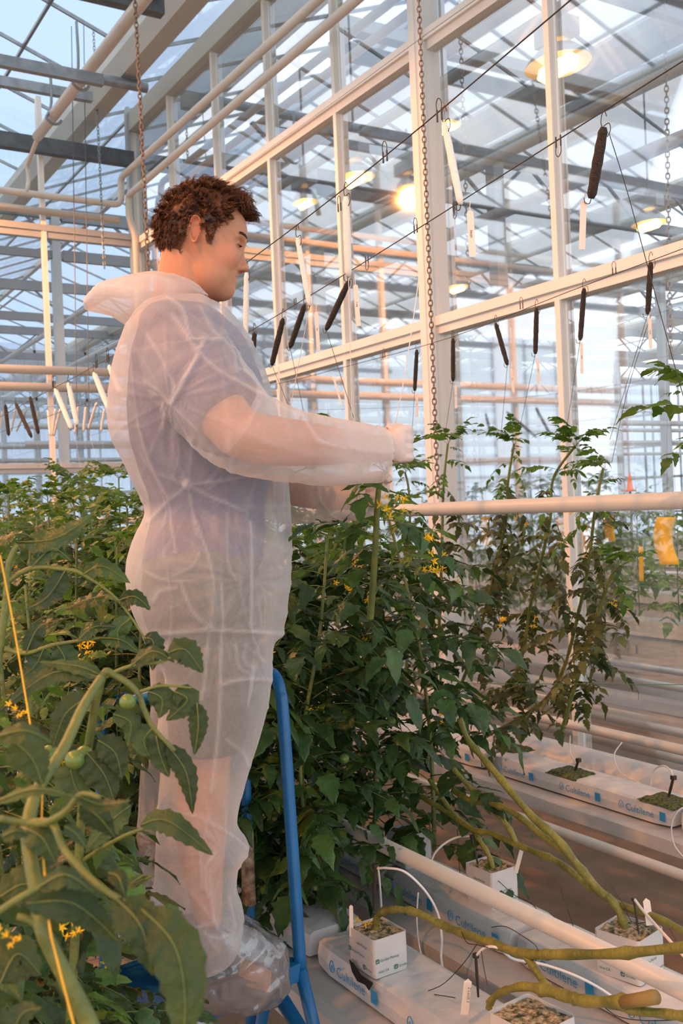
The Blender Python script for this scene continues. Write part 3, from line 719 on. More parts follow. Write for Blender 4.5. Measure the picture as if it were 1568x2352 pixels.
for q in rng.choice(ids, NS, p=wgt):
    p = hv[q]; nrm = hd[q]; px, py = to_px(p)
    up = np.clip((610-py)/160, 0, 1); front = np.clip((px-500)/50, 0, 1)*(1 if py < 520 else 0)
    L = 0.013+0.018*up+0.012*front+rng.uniform(-.004, .006)
    if py > 575: L = 0.012+rng.uniform(0, .005)
    g = np.array((0.35+0.7*front-0.9*(1-up)+rng.uniform(-.5, .5), rng.uniform(-.6, .6), -0.15-0.9*(1-up)+0.15*front))   # lie direction
    t = g-nrm*(g@nrm); t /= max(np.linalg.norm(t), 1e-6); bn = np.cross(nrm, t)
    cr_, fr_ = 0.0035+0.0035*up*rng.rand(), rng.uniform(3.5, 7)*(0.5+up*0.7); ph0 = rng.uniform(0, 2*pi); lift = 0.22+0.36*up
    for w_i in range(15):                        # a lock of hairs curling together
        o_w = bn*rng.normal(0, .0030)+t*rng.normal(0, .0030); l2 = L*rng.uniform(.75, 1.1); pts = []
        for j in range(8):
            s_ = j/7; pos = p+o_w*(1-0.45*s_) + nrm*(l2*lift*math.sin(min(s_*1.7, 1.57))-0.001) + t*(l2*s_*0.9)
            a_ = ph0+fr_*s_; k_ = cr_*min(1, s_*2.5)
            pts.append(Vector(pos + nrm*(k_*math.cos(a_)) + bn*(k_*math.sin(a_))))
        r0 = rng.uniform(.0004, .0007); hair.tube(pts, [r0*(1-0.6*j/7) for j in range(8)], 3, cap=False)
# forelock hanging over the forehead
for q in range(700):
    y0 = rng.uniform(-0.052, 0.052); b0 = hp(rng.uniform(515, 552), rng.uniform(458, 486), y0); b0 = Vector(b0)
    ln = rng.uniform(.026, .044); ph0 = rng.uniform(0, 6.3); fr_ = rng.uniform(5, 8); pts = []
    for j in range(10):
        s_ = j/9; arc = 1.9*s_
        pos = b0 + Vector((ln*0.78*math.sin(arc), (y0*0.25+rng.uniform(-.001, .001))*s_, ln*(0.30*math.sin(arc*1.2)-0.62*s_*s_)))
        a_ = ph0+fr_*s_; pts.append(pos+Vector((math.cos(a_), math.sin(a_*1.1), math.sin(a_)))*0.0038*min(1, 3*s_))
    r0 = rng.uniform(.0004, .0007); hair.tube(pts, [r0*(1-0.5*j/9) for j in range(10)], 3, cap=False)
# sideburn and neck stubble hairs
for q in range(260):
    px, py = rng.uniform(478, 500), rng.uniform(525, 572)
    if px > 503-(py-525)*0.33: continue
    c = hp(px, py); dd = np.array((c[0]-C0[0], 0, c[2]-C0[2])); yy = -0.068
    b0 = Vector((c[0], -0.071+0.0*px, c[2])); r_ = head_rad(np.array([((np.array(b0)-C0)/np.linalg.norm(np.array(b0)-C0))]))[0]
    b0 = Vector(C0+(np.array(b0)-C0)/np.linalg.norm(np.array(b0)-C0)*r_)
    hair.tube([b0, b0+Vector((0.002, -0.0022, -0.006)), b0+Vector((0.004, -0.0015, -0.011))], [0.0008, 0.0007, 0.0003], 3, cap=False)
hme = hair.mesh('hair'); hairo = place_mesh(hme, 'hair', 'hair')
# eyebrows and lashes
for s in (-1, 1):
    eb = MB(); el = MB()
    for q in range(90):
        t = q/90; yy = s*(0.010+0.036*t); c = hp(563-16*t*t, 552+rng.uniform(-2.2, 2.2)-1.5*math.sin(t*3), yy)
        dr = np.array(c)-C0; dr /= np.linalg.norm(dr); r_ = head_rad(dr[None])[0]; b0 = Vector(C0+dr*(r_+0.0003))
        eb.tube([b0, b0+Vector((0.0012, s*0.003, 0.0012)), b0+Vector((0.0004, s*0.0062, 0.0006))], [0.0005, 0.0005, 0.0002], 3, cap=False)
    for q in range(26):
        t = q/25; yy = s*(0.021+0.022*t); c = hp(553-7*(2*t-1)**2, 572.5, yy); dr = np.array(c)-C0; dr /= np.linalg.norm(dr); r_ = head_rad(dr[None])[0]; b0 = Vector(C0+dr*(r_-0.0005))
        el.tube([b0, b0+Vector((0.003, 0, -0.0015)), b0+Vector((0.0055, s*0.001, -0.0022))], [0.0005, 0.0004, 0.0002], 3, cap=False)
    place_mesh(eb.mesh('eyebrow'), 'eyebrow', 'hair'); place_mesh(el.mesh('eyelashes'), 'eyelashes', 'hair')

# ---------------------------------------------------------------- clothes under the coverall
sh = MB()
sh.loft([ring(*q) for q in interp_rings([(708, 352, 478, 0, .105), (726, 336, 508, 0, .165), (760, 326, 545, 0, .205), (800, 312, 572, 0, .218), (860, 300, 598, 0, .22), (940, 296, 610, 0, .21), (1030, 306, 614, 0, .195), (1120, 338, 612, 0, .178),
        (1180, 356, 608, 0, .172), (1220, 344, 608, 0, .178), (1270, 332, 604, 0, .190), (1292, 332, 600, 0, .19)])])
limb(sh, [(412, 796, -.165, .078, .078), (455, 868, -.225, .080, .078), (520, 945, -.262, .082, .076)]); limb(sh, [(450, 796, .165, .078, .078), (480, 880, .22, .080, .078), (510, 960, .242, .078, .076)])
sme, sco = remesh(sh, 0.010, 4)
nn = np.empty(len(sco)*3); sme.vertices.foreach_get('normal', nn); nn = nn.reshape(-1, 3)
for i, p in enumerate(sco):
    q = Vector(p); sco[i] = sco[i]+nn[i]*(0.010*mnoise.noise(Vector((q.x*9, q.y*9, q.z*5)))+0.005*mnoise.noise(q*22))
sme.vertices.foreach_set('co', sco.ravel()); sme.update(); place_mesh(sme, 'shirt', 'shirt')
so = MB()
so.loft([ring(*q) for q in interp_rings([(1255, 340, 598, 0, .19), (1300, 334, 594, 0, .195), (1360, 330, 588, 0, .20), (1430, 340, 580, 0, .195), (1480, 372, 560, 0, .16)])])
for y, dx in ((-0.10, 0), (0.10, -42)):
    so.loft([ring(*q) for q in interp_rings([(1410, 375+dx*.2, 585+dx*.2, y*.95, .105), (1500, 380+dx*.4, 580+dx*.4, y, .105), (1620, 385+dx*.7, 568+dx*.7, y, .100), (1722, 388+dx, 560+dx, y, .095)])])
ome, oco = remesh(so, 0.010, 4); place_mesh(ome, 'shorts', 'shorts')
bel = MB(); bel.loft([ring(1268, 334, 601, 0, .196), ring(1298, 330, 599, 0, .199)], cap=False); place_mesh(bel.mesh('belt'), 'belt', 'shoe')
for wh in ('R', 'L'):
    gm, gc = remesh(hand_parts(0.0018, wh), 0.0035, 1); place_mesh(gm, 'glove', 'glove')

# ---------------------------------------------------------------- coverall
cm = bpy.data.materials.new('coverall_fabric'); cm.use_nodes = True; nt = cm.node_tree; nt.nodes.clear(); MATS['coverall'] = cm
o_ = N(nt, 'ShaderNodeOutputMaterial'); tr_ = N(nt, 'ShaderNodeBsdfTransparent'); df_ = N(nt, 'ShaderNodeBsdfDiffuse'); tl_ = N(nt, 'ShaderNodeBsdfTranslucent')
df_.inputs['Color'].default_value = (0.84, 0.82, 0.80, 1); tl_.inputs['Color'].default_value = (0.84, 0.82, 0.80, 1)
mm = N(nt, 'ShaderNodeMixShader'); mm.inputs[0].default_value = 0.45; nt.links.new(df_.outputs[0], mm.inputs[1]); nt.links.new(tl_.outputs[0], mm.inputs[2])
gs = N(nt, 'ShaderNodeBsdfGlossy'); gs.inputs['Roughness'].default_value = 0.45; gs.inputs['Color'].default_value = (1, 1, 1, 1)
m5 = N(nt, 'ShaderNodeMixShader'); m5.inputs[0].default_value = 0.04; nt.links.new(mm.outputs[0], m5.inputs[1]); nt.links.new(gs.outputs[0], m5.inputs[2])
fin = N(nt, 'ShaderNodeMixShader'); nt.links.new(tr_.outputs[0], fin.inputs[1]); nt.links.new(m5.outputs[0], fin.inputs[2]); nt.links.new(fin.outputs[0], o_.inputs['Surface'])
at_ = N(nt, 'ShaderNodeAttribute', attribute_name='crease'); tc_ = N(nt, 'ShaderNodeTexCoord')
n1 = N(nt, 'ShaderNodeTexNoise'); n1.inputs['Scale'].default_value = 150; n1.inputs['Detail'].default_value = 4; nt.links.new(tc_.outputs['Object'], n1.inputs['Vector'])
mr = N(nt, 'ShaderNodeMapRange'); mr.inputs['From Min'].default_value = .3; mr.inputs['From Max'].default_value = .7; mr.inputs['To Min'].default_value = -0.025; mr.inputs['To Max'].default_value = 0.025; nt.links.new(n1.outputs['Fac'], mr.inputs['Value'])
COVER_BASE = 0.32
ad = N(nt, 'ShaderNodeMath', operation='MULTIPLY_ADD'); ad.inputs[1].default_value = 0.42; ad.inputs[2].default_value = COVER_BASE; nt.links.new(at_.outputs['Fac'], ad.inputs[0])
ad2 = N(nt, 'ShaderNodeMath', operation='ADD', use_clamp=True); nt.links.new(ad.outputs[0], ad2.inputs[0]); nt.links.new(mr.outputs[0], ad2.inputs[1]); lwt = N(nt, 'ShaderNodeLayerWeight'); lwt.inputs['Blend'].default_value = 0.35      # more fibre in the way at a glancing angle
ad3 = N(nt, 'ShaderNodeMath', operation='MULTIPLY_ADD', use_clamp=True); ad3.inputs[1].default_value = 0.45; nt.links.new(lwt.outputs['Facing'], ad3.inputs[0]); nt.links.new(ad2.outputs[0], ad3.inputs[2]); nt.links.new(ad3.outputs[0], fin.inputs[0])
bp = N(nt, 'ShaderNodeBump'); bp.inputs['Strength'].default_value = 0.10; bp.inputs['Distance'].default_value = 0.002; nt.links.new(n1.outputs['Fac'], bp.inputs['Height']); nt.links.new(bp.outputs['Normal'], df_.inputs['Normal'])

cv = MB()
TORSO = [(700, 345, 492, 0, .115), (722, 322, 520, 0, .175), (760, 300, 556, 0, .225), (820, 274, 590, 0, .245), (880, 260, 614, 0, .25), (950, 254, 634, 0, .25), (1010, 262, 646, 0, .245), (1060, 287, 652, 0, .232), (1120, 313, 658, 0, .215), (1175, 334, 662, 0, .205),
         (1225, 312, 665, 0, .222), (1280, 294, 665, 0, .237), (1330, 290, 664, 0, .242), (1390, 302, 660, 0, .242), (1440, 324, 655, 0, .232), (1458, 331, 653, 0, .228), (1475, 340, 634, 0, .22), (1530, 365, 628, 0, .18)]
cv.loft([ring(*q, 48) for q in interp_rings(TORSO, 14)])
cv.loft([ring(*q, 36) for q in interp_rings([(1440, 350, 640, -.10, .125), (1490, 345, 630, -.108, .125), (1550, 378, 631, -.112, .122), (1620, 368, 622, -.112, .122), (1700, 362, 601, -.112, .12), (1760, 370, 582, -.112, .118), (1850, 362, 556, -.112, .115), (1905, 360, 551, -.112, .112),
        (1935, 358, 572, -.112, .112), (1955, 357, 580, -.112, .112), (1985, 356, 556, -.112, .112), (2050, 355, 549, -.112, .112), (2095, 362, 562, -.112, .112), (2145, 384, 565, -.112, .108), (2188, 408, 549, -.11, .100), (2212, 425, 512, -.108, .085)], 12)])
cv.loft([ring(*q, 36) for q in interp_rings([(1440, 335, 600, .10, .125), (1490, 340, 590, .108, .125), (1600, 350, 575, .112, .120), (1700, 340, 540, .112, .118), (1760, 328, 520, .112, .115), (1850, 324, 505, .112, .113), (1905, 318, 500, .112, .11),
        (1990, 313, 490, .112, .11), (2060, 313, 485, .112, .11), (2150, 330, 480, .11, .105), (2205, 350, 465, .108, .09)], 14)])
SL_R = [(405, 800, -.15, .100, .090), (455, 878, -.235, .098, .086), (535, 972, -.285, .088, .082), (600, 1005, -.29, .079, .078), (680, 1025, -.275, .069, .068), (770, 1038, -.24, .066, .062), (830, 1042, -.215, .062, .058), (893, 1046, -.19, .054, .050)]
SL_L = [(440, 800, .15, .098, .088), (480, 930, .235, .09, .085), (540, 1085, .255, .080, .078), (640, 1125, .23, .074, .070), (745, 1146, .185, .060, .058), (800, 1148, .165, .052, .050), (862, 1142, .142, .044, .042)]
PR = limb(cv, SL_R, 26); PL = limb(cv, SL_L, 26)
cme, cco = remesh(cv, 0.0046, 6, 'coverall')
nn = np.empty(len(cco)*3); cme.vertices.foreach_get('normal', nn); nn = nn.reshape(-1, 3)
cre = np.zeros(len(cco)); disp = np.zeros(len(cco))
zw = pl(450, 1178).z; wx = pl(440, 1160)
def ridge(v, w): 
    a = abs(mnoise.noise(v)); return max(0.0, 1-a/w)
pinches = [(pl(440, 1150, -.2), 0.30), (pl(505, 790, -.25), 0.22), (pl(505, 1445, -.22), 0.22), (pl(395, 925, -.24), 0.20), (pl(520, 1955, -.2), 0.16), (pl(580, 1330, -.2), 0.2)]
for i in range(len(cco)):
    p = Vector(cco[i]); x, y, z = p
    low = mnoise.noise(Vector((x*3.2+4, y*3.2, z*2.6)))*0.010
    sxy = x*0.8+z*0.6
    r1 = ridge(Vector((x*4.5+z*2.4, y*4.5, z*2.1-x*1.6)), 0.05)
    r2 = ridge(Vector((x*6.0-z*4.2+9, y*7.0, z*3.4+x*2.6)), 0.05)
    r3 = ridge(Vector((x*13.0+3, y*13, z*7.0+5)), 0.06)
    m1 = 0.5+0.5*mnoise.noise(Vector((x*2.5+1, y*2.5+7, z*2.5)))
    d = low+0.0030*r1*r1+0.0025*r2*r2*m1+0.0012*r3*r3*m1; c_ = 0.13*r1*m1+0.13*r2*m1*m1+0.08*r3*m1*m1
    for (pc, rad) in pinches:          # gathers fanning out of pinched points
        q = p-pc; ds = math.sqrt(q.x*q.x+q.z*q.z)
        if ds < rad and abs(q.y) < 0.22:
            an = math.atan2(q.z, q.x); g = ridge(Vector((an*2.6+pc.x*31, pc.z*17, ds*3.0)), 0.16); w_ = (1-ds/rad)**0.7*min(1, ds/0.03)
            d += 0.003*g*w_; c_ += 0.18*g*w_
    wz = math.exp(-((z-zw)/0.045)**2); an = math.atan2(y, x)
    d += wz*(0.004*math.sin(an*23+3*mnoise.noise(Vector((x*8, y*8, z*8))))-0.004)
    disp[i] = max(d, -0.005); cre[i] = min(1, c_)
cco2 = cco+nn*disp[:, None]
# long folds of the near side, followed one by one
CRZ = [([(385,688),(420,717),(438,776),(473,782),(508,782)],.8,3), ([(467,785),(453,817),(425,870),(391,925)],1,4), ([(397,726),(453,805),(500,850),(532,870),(608,911)],.7,3), ([(338,770),(368,817),(397,881),(399,900)],.5,4), ([(458,711),(488,764),(532,805),(541,858)],.6,3),
 ([(541,858),(555,850),(590,880),(610,915)],.6,3), ([(306,873),(356,893),(385,925),(453,987)],.5,4), ([(315,970),(330,1040),(350,1085),(380,1145)],.6,3), ([(370,930),(373,985)],.6,2.5), ([(400,990),(410,1050),(395,1100),(425,1118)],.5,3), ([(430,1115),(385,1150),(335,1195)],.7,3),
 ([(430,1115),(402,1050),(400,1000)],.5,3), ([(430,1115),(437,1060),(440,1010)],.6,3), ([(430,1115),(500,1105),(600,1088)],.55,3), ([(430,1115),(480,1140),(560,1172)],.55,3), ([(430,1115),(442,1180),(455,1232)],.5,3), ([(430,1115),(350,1085),(318,1040)],.4,3), ([(385,1160),(390,1200),(402,1268)],.5,2.5),
 ([(450,1195),(480,1285),(490,1350),(485,1440)],.7,3), ([(523,1180),(523,1290),(545,1335)],.5,2.5), ([(575,1200),(576,1450)],.8,2.5), ([(508,1340),(511,1445)],.7,2.5), ([(395,1322),(440,1300),(457,1268)],.55,4), ([(415,1340),(440,1400),(480,1445)],.55,3), ([(330,1310),(370,1330),(455,1335)],.5,3), ([(350,1380),(365,1358),(402,1350)],.55,4),
 ([(480,1445),(475,1500),(470,1570),(463,1605)],.6,3), ([(362,1457),(430,1450),(480,1447),(570,1450),(654,1456)],.9,3), ([(508,1455),(505,1600),(500,1690),(495,1740),(485,1820)],.8,3), ([(510,1572),(560,1560),(624,1562)],.8,3), ([(520,1700),(560,1730),(575,1760)],.5,3), ([(540,1480),(548,1530),(570,1545)],.5,3), ([(565,1480),(560,1520),(585,1535)],.4,3), ([(600,1470),(590,1500),(610,1520)],.4,3),
 ([(360,1862),(430,1870),(470,1885),(470,1925)],.5,3), ([(470,1885),(540,1920),(570,1945)],.6,3), ([(460,1930),(465,2040)],.7,3), ([(480,2000),(490,2090),(500,2135)],.5,3), ([(495,1960),(470,2000),(480,2060)],.7,3), ([(410,2148),(440,2135),(490,2120)],.6,4), ([(530,2060),(545,2130)],.4,3), ([(455,2130),(457,2170)],.5,3), ([(470,2140),(495,2180)],.5,3),
 ([(595,925),(565,985),(525,1035)],.5,3), ([(725,1013),(760,1022),(810,1033),(893,1041)],1,4), ([(690,960),(710,985),(725,1013)],.7,3), ([(780,975),(790,1010),(812,1032)],.7,3), ([(640,935),(690,960)],.5,3), ([(845,985),(850,1020)],.4,3), ([(600,1010),(700,1040),(800,1050)],.25,5)]
wco = cco[:, 0:1]*np.array(FD)+cco[:, 1:2]*np.array(LD)+np.array((P0.x, P0.y, 0)); wco[:, 2] = cco[:, 2]-CH
cx_ = wco @ np.array(_r); cz_ = wco @ np.array(_f); tx, ty = cx_/cz_, wco[:, 2]/cz_
PX = CX+F*(tx*math.cos(ROLL)-ty*math.sin(ROLL)); PY = CY-F*(tx*math.sin(ROLL)+ty*math.cos(ROLL))
near = nn[:, 1] < 0.15
legfar = (cco[:, 1] > 0.02) & (PY > 1500); near &= ~legfar
for pts_, amt, wd in CRZ:
    P_ = np.array([tuple(q) for q in smooth_path([(a, b, 0) for a, b in pts_], 6)])[:, :2]; best = np.full(len(cco), 1e9)
    for a, b in zip(P_[:-1], P_[1:]):
        ab = b-a; t = np.clip(((PX-a[0])*ab[0]+(PY-a[1])*ab[1])/(ab @ ab), 0, 1); best = np.minimum(best, np.hypot(PX-a[0]-t*ab[0], PY-a[1]-t*ab[1]))
    wd = wd*0.6+2.2; g = np.exp(-(best/wd)**2)*near; cre = np.maximum(cre, 0.78*amt*g); disp += 0.004*amt*(np.exp(-(best/(wd*2.2))**2)-0.35*np.exp(-(best/(wd*7))**2))*near
cco2 = cco+nn*np.maximum(disp, -0.006)[:, None]
for Pc, ext in ((PR[-1], 0.17), (PL[-1], 0.13)):
    dd_ = np.linalg.norm(cco-np.array(Pc), axis=1); cre = np.maximum(cre, 0.75*np.clip((ext+0.04-dd_)/0.07, 0, 1))
# hems at cuffs
cre = np.clip(cre, 0, 1)
cme.vertices.foreach_set('co', cco2.ravel())
a_ = cme.attributes.new('crease', 'FLOAT', 'POINT'); a_.data.foreach_set('value', cre)
bm = bmesh.new(); bm.from_mesh(cme); kill = []
eR = (PR[-1]-PR[-4]).normalized(); eL = (PL[-1]-PL[-4]).normalized(); zt = pl(430, 716).z
for f in bm.faces:
    c = f.calc_center_median()
    if (c-PR[-1]).dot(eR) > -0.020 and (c-PR[-1]).length < 0.12: kill.append(f)
    elif (c-PL[-1]).dot(eL) > -0.012 and (c-PL[-1]).length < 0.10: kill.append(f)
    elif c.z < pl(470, 2212, -.1).z+0.012: kill.append(f)
    elif c.z > pl(420, 712).z+0.10*(0.0-c.x)*0.5 and abs(c.y) < 0.12: kill.append(f)
bmesh.ops.delete(bm, geom=kill, context='FACES'); bm.to_mesh(cme); bm.free()
cover = place_mesh(cme, 'coverall', 'coverall')
# hood folded down on the back
hood = MB(); HR = []
for (px, t, b, hw) in ((478, 690, 700, .085), (462, 672, 712, .112), (440, 656, 730, .128), (405, 643, 752, .142), (365, 637, 768, .152), (330, 639, 772, .150), (300, 645, 762, .142), (270, 656, 735, .125), (245, 667, 722, .104), (222, 679, 717, .076), (205, 689, 714, .045), (197, 696, 711, .018)):
    A = pl(px, t); B = pl(px, b); c = (A+B)/2; h = (A-B)/2
    HR.append([c + h*math.cos(2*pi*k/36)*(1.0 if math.cos(2*pi*k/36) > 0 else 0.95) + Vector((0, hw*math.sin(2*pi*k/36), 0)) for k in range(36)])
hood.loft(HR, cap=False)
hme2, hco2 = None, None
hm2 = hood.mesh('hood'); bm = bmesh.new(); bm.from_mesh(hm2); bmesh.ops.subdivide_edges(bm, edges=bm.edges, cuts=2, use_grid_fill=True)
bmesh.ops.smooth_vert(bm, verts=bm.verts, factor=0.5); bm.normal_update()
lay = bm.verts.layers.float.new('crease')
for v in bm.verts:
    p = v.co; r1 = ridge(Vector((p.x*3+p.z*3, p.y*9, p.z*12)), 0.12); v.co = p+v.normal*(0.004*r1*r1+0.007*mnoise.noise(Vector((p.x*8, p.y*8, p.z*8)))); v[lay] = min(1, 0.25+0.5*r1*r1)
bm.to_mesh(hm2); bm.free()
place_mesh(hm2, 'hood', 'coverall', parent=cover)
# shoes and clear plastic shoe covers
for y, dx, dy in ((-0.10, 0, 0), (0.10, -42, -6)):
    s_ = MB()
    s_.loft([ring(*q, 28) for q in [(2296+dy, 420+dx, 632+dx, y, .042), (2286+dy, 412+dx, 648+dx, y, .050), (2262+dy, 414+dx, 650+dx, y, .050), (2238+dy, 418+dx, 625+dx, y, .046), (2215+dy, 424+dx, 560+dx, y, .044), (2180+dy, 430+dx, 530+dx, y, .044)]])
    me_, c_ = remesh(s_, 0.006, 4); place_mesh(me_, 'shoe', 'shoe')
pm = bpy.data.materials.new('clear_plastic'); pm.use_nodes = True; nt = pm.node_tree; nt.nodes.clear(); MATS['clear_plastic'] = pm
o_ = N(nt, 'ShaderNodeOutputMaterial'); tr_ = N(nt, 'ShaderNodeBsdfTransparent'); gl_ = N(nt, 'ShaderNodeBsdfGlossy'); gl_.inputs['Roughness'].default_value = 0.12; df_ = N(nt, 'ShaderNodeBsdfDiffuse'); df_.inputs['Color'].default_value = (.6, .63, .66, 1)
tr_.inputs['Color'].default_value = (.93, .94, .95, 1); lw = N(nt, 'ShaderNodeFresnel'); lw.inputs['IOR'].default_value = 1.5; mx1 = N(nt, 'ShaderNodeMixShader'); mx1.inputs[0].default_value = 0.20; mx2 = N(nt, 'ShaderNodeMixShader')
mu = N(nt, 'ShaderNodeMath', operation='MULTIPLY_ADD', use_clamp=True); mu.inputs[1].default_value = 1.6; mu.inputs[2].default_value = 0.06; nt.links.new(lw.outputs[0], mu.inputs[0]); nt.links.new(mu.outputs[0], mx2.inputs[0])
nt.links.new(tr_.outputs[0], mx1.inputs[1]); nt.links.new(df_.outputs[0], mx1.inputs[2]); nt.links.new(mx1.outputs[0], mx2.inputs[1]); nt.links.new(gl_.outputs[0], mx2.inputs[2]); nt.links.new(mx2.outputs[0], o_.inputs['Surface'])
for y, dx, dy in ((-0.10, 0, 0), (0.10, -42, -6)):
    s_ = MB()
    s_.loft([ring(*q, 36) for q in [(2302+dy, 430+dx, 610+dx, y, .052), (2296+dy, 404+dx, 650+dx, y, .064), (2268+dy, 400+dx, 663+dx, y, .068), (2225+dy, 404+dx, 664+dx, y, .066), (2180+dy, 410+dx, 650+dx, y, .064), (2140+dy, 412+dx, 600+dx, y, .062), (2115+dy, 416+dx, 560+dx, y, .06)]])
    me_, c_ = remesh(s_, 0.006, 3)
    nn = np.empty(len(c_)*3); me_.vertices.foreach_get('normal', nn); nn = nn.reshape(-1, 3)
    for i in range(len(c_)):
        p = Vector(c_[i]); c_[i] = c_[i]+nn[i]*(0.007*ridge(Vector((p.x*9+p.z*7, p.y*12, p.z*10-p.x*4)), .16)+0.006*mnoise.noise(p*13)+0.003*ridge(p*24, .2))
    me_.vertices.foreach_set('co', c_.ravel()); me_.update(); place_mesh(me_, 'shoe_cover', 'clear_plastic')
# ================================================================== PLATFORM, GUTTERS, SLABS, BLOCKS
# ---- blue step platform
zt = 0.585
pr = thing('step_platform', Zp(480, 2265, 0.0), 'blue tubular step platform with handrail that the person stands on', 'platform')
pr.location.z = 0.0
def ptube(name, pts, r, mat='blue_paint', n=14, k=6, parent=None):
    b = MB(); b.tube(smooth_path(pts, k), r, n); return b.build(name, mat, parent or pr, smooth=True)
def ground(p): return Vector((p.x, p.y, 0.0))
R1 = D(690, 2228, 2.32); R1g = ground(D(770, 2700, 2.24)); L2b = D(242, 2290, 2.56)
ptube('handrail', [R1, D(668, 1900, 2.36), D(650, 1640, 2.385), D(644, 1592, 2.395), D(634, 1558, 2.41), D(612, 1543, 2.43), D(560, 1548, 2.46), D(420, 1580, 2.53), D(290, 1612, 2.60), D(250, 1621, 2.62), D(234, 1640, 2.63), D(231, 1690, 2.63), D(234, 1900, 2.60), L2b], 0.0150)
R2b = D(574, 2228, 2.66); L1b = D(176, 2200, 2.90)
ptube('handrail', [R2b, D(570, 2000, 2.68), D(562, 1750, 2.70), D(556, 1640, 2.71), D(548, 1600, 2.73), D(520, 1585, 2.75), D(360, 1592, 2.82), D(200, 1592, 2.89), D(168, 1597, 2.91), D(156, 1630, 2.92), D(158, 1750, 2.92), L1b], 0.0150)
g = ptube('grip', [D(566, 1905, 2.685), D(572, 2078, 2.668)], 0.0185, 'wood_grip', k=2); g['label'] = 'brown wood grip'
for a, e in ((R1, D(735, 2420, 2.28)), (R2b, D(577, 2420, 2.66)), (L2b, D(252, 2420, 2.54)), (L1b, D(180, 2420, 2.9))):
    d_ = (e-a).normalized(); gnd = a + d_*((a.z-0.016)/-d_.z); ptube('leg', [a, a*0.5+gnd*0.5, gnd], 0.0155, k=2)
q = D(628, 2264, 2.22); d_ = (D(682, 2352, 2.16)-q).normalized(); ptube('leg', [q, q+d_*((q.z-0.02)/-d_.z)], 0.0165, k=2)
q = D(612, 2290, 2.36); d_ = (D(590, 2400, 2.5)-q).normalized(); ptube('leg', [q, q+d_*((q.z-0.02)/-d_.z)], 0.0140, k=2)
cor = [Zp(690, 2226, zt), Zp(470, 2322, zt), Zp(225, 2262, zt), Zp(420, 2190, zt)]
b = MB()
for i in range(4): b.bar(cor[i], cor[(i+1) % 4], 0.022, 0.040)
b.build('deck_frame', 'blue_paint', pr)
b = MB()
for k in range(1, 26):
    t = k/26; b.bar(cor[0].lerp(cor[1], t)+Vector((0, 0, .012)), cor[3].lerp(cor[2], t)+Vector((0, 0, .012)), 0.005, 0.012)
for k in range(1, 9):
    t = k/9; b.bar(cor[0].lerp(cor[3], t)+Vector((0, 0, .008)), cor[1].lerp(cor[2], t)+Vector((0, 0, .008)), 0.004, 0.008)
b.build('deck_grid', 'blue_paint', pr)

# ---- film-covered gutters under the slabs
def film_gutter(v0, v1, ztop, zlow, u0, u1, label, out=0.015):
    b = MB(); R = []; u = u0; i = 0
    while u <= u1+1e-6:
        w_ = lambda s: 0.008*mnoise.noise(Vector((u*4, s, v0*7)))
        R.append([(v0+0.03, u, ztop), (v0, u, ztop-0.006+w_(1)*.4), (v0-out*0.4+w_(2), u, ztop-0.05), (v0+w_(3)*1.5, u, zlow+0.02+w_(7)), (v0+0.05, u, zlow), (v1-0.05, u, zlow), (v1+w_(4), u, zlow+0.02), (v1+w_(5), u, ztop-0.05), (v1, u, ztop-0.006), (v1-0.03, u, ztop)])
        u += 0.07
    b.loft(R)
    y = 5.2
    while y < u1: b.box(((v0+v1)/2, y, zlow/2), (0.05, 0.04, zlow)); y += 1.2
    return tag(b.build('crop_gutter', 'white_film', smooth=False), label, 'gutter')
film_gutter(1.16, 1.50, 0.452, 0.335, 0.3, 8.6, 'white film-covered gutter carrying the slab line nearest the platform')
film_gutter(1.585, 1.96, 0.452, 0.335, 0.3, 8.6, 'white film-covered gutter carrying the middle slab line beside the slanting tube')
film_gutter(2.70, 3.05, 0.470, 0.405, 0.3, 9.2, 'white film-covered gutter carrying the slab line beside the air duct')
pipe([(1.535, 6.5, 0.335), (1.535, 0.3, 0.335)], 0.014, 'thin cream rail between the two near gutters', 'cream_pipe', n=10, name='rail_pipe')
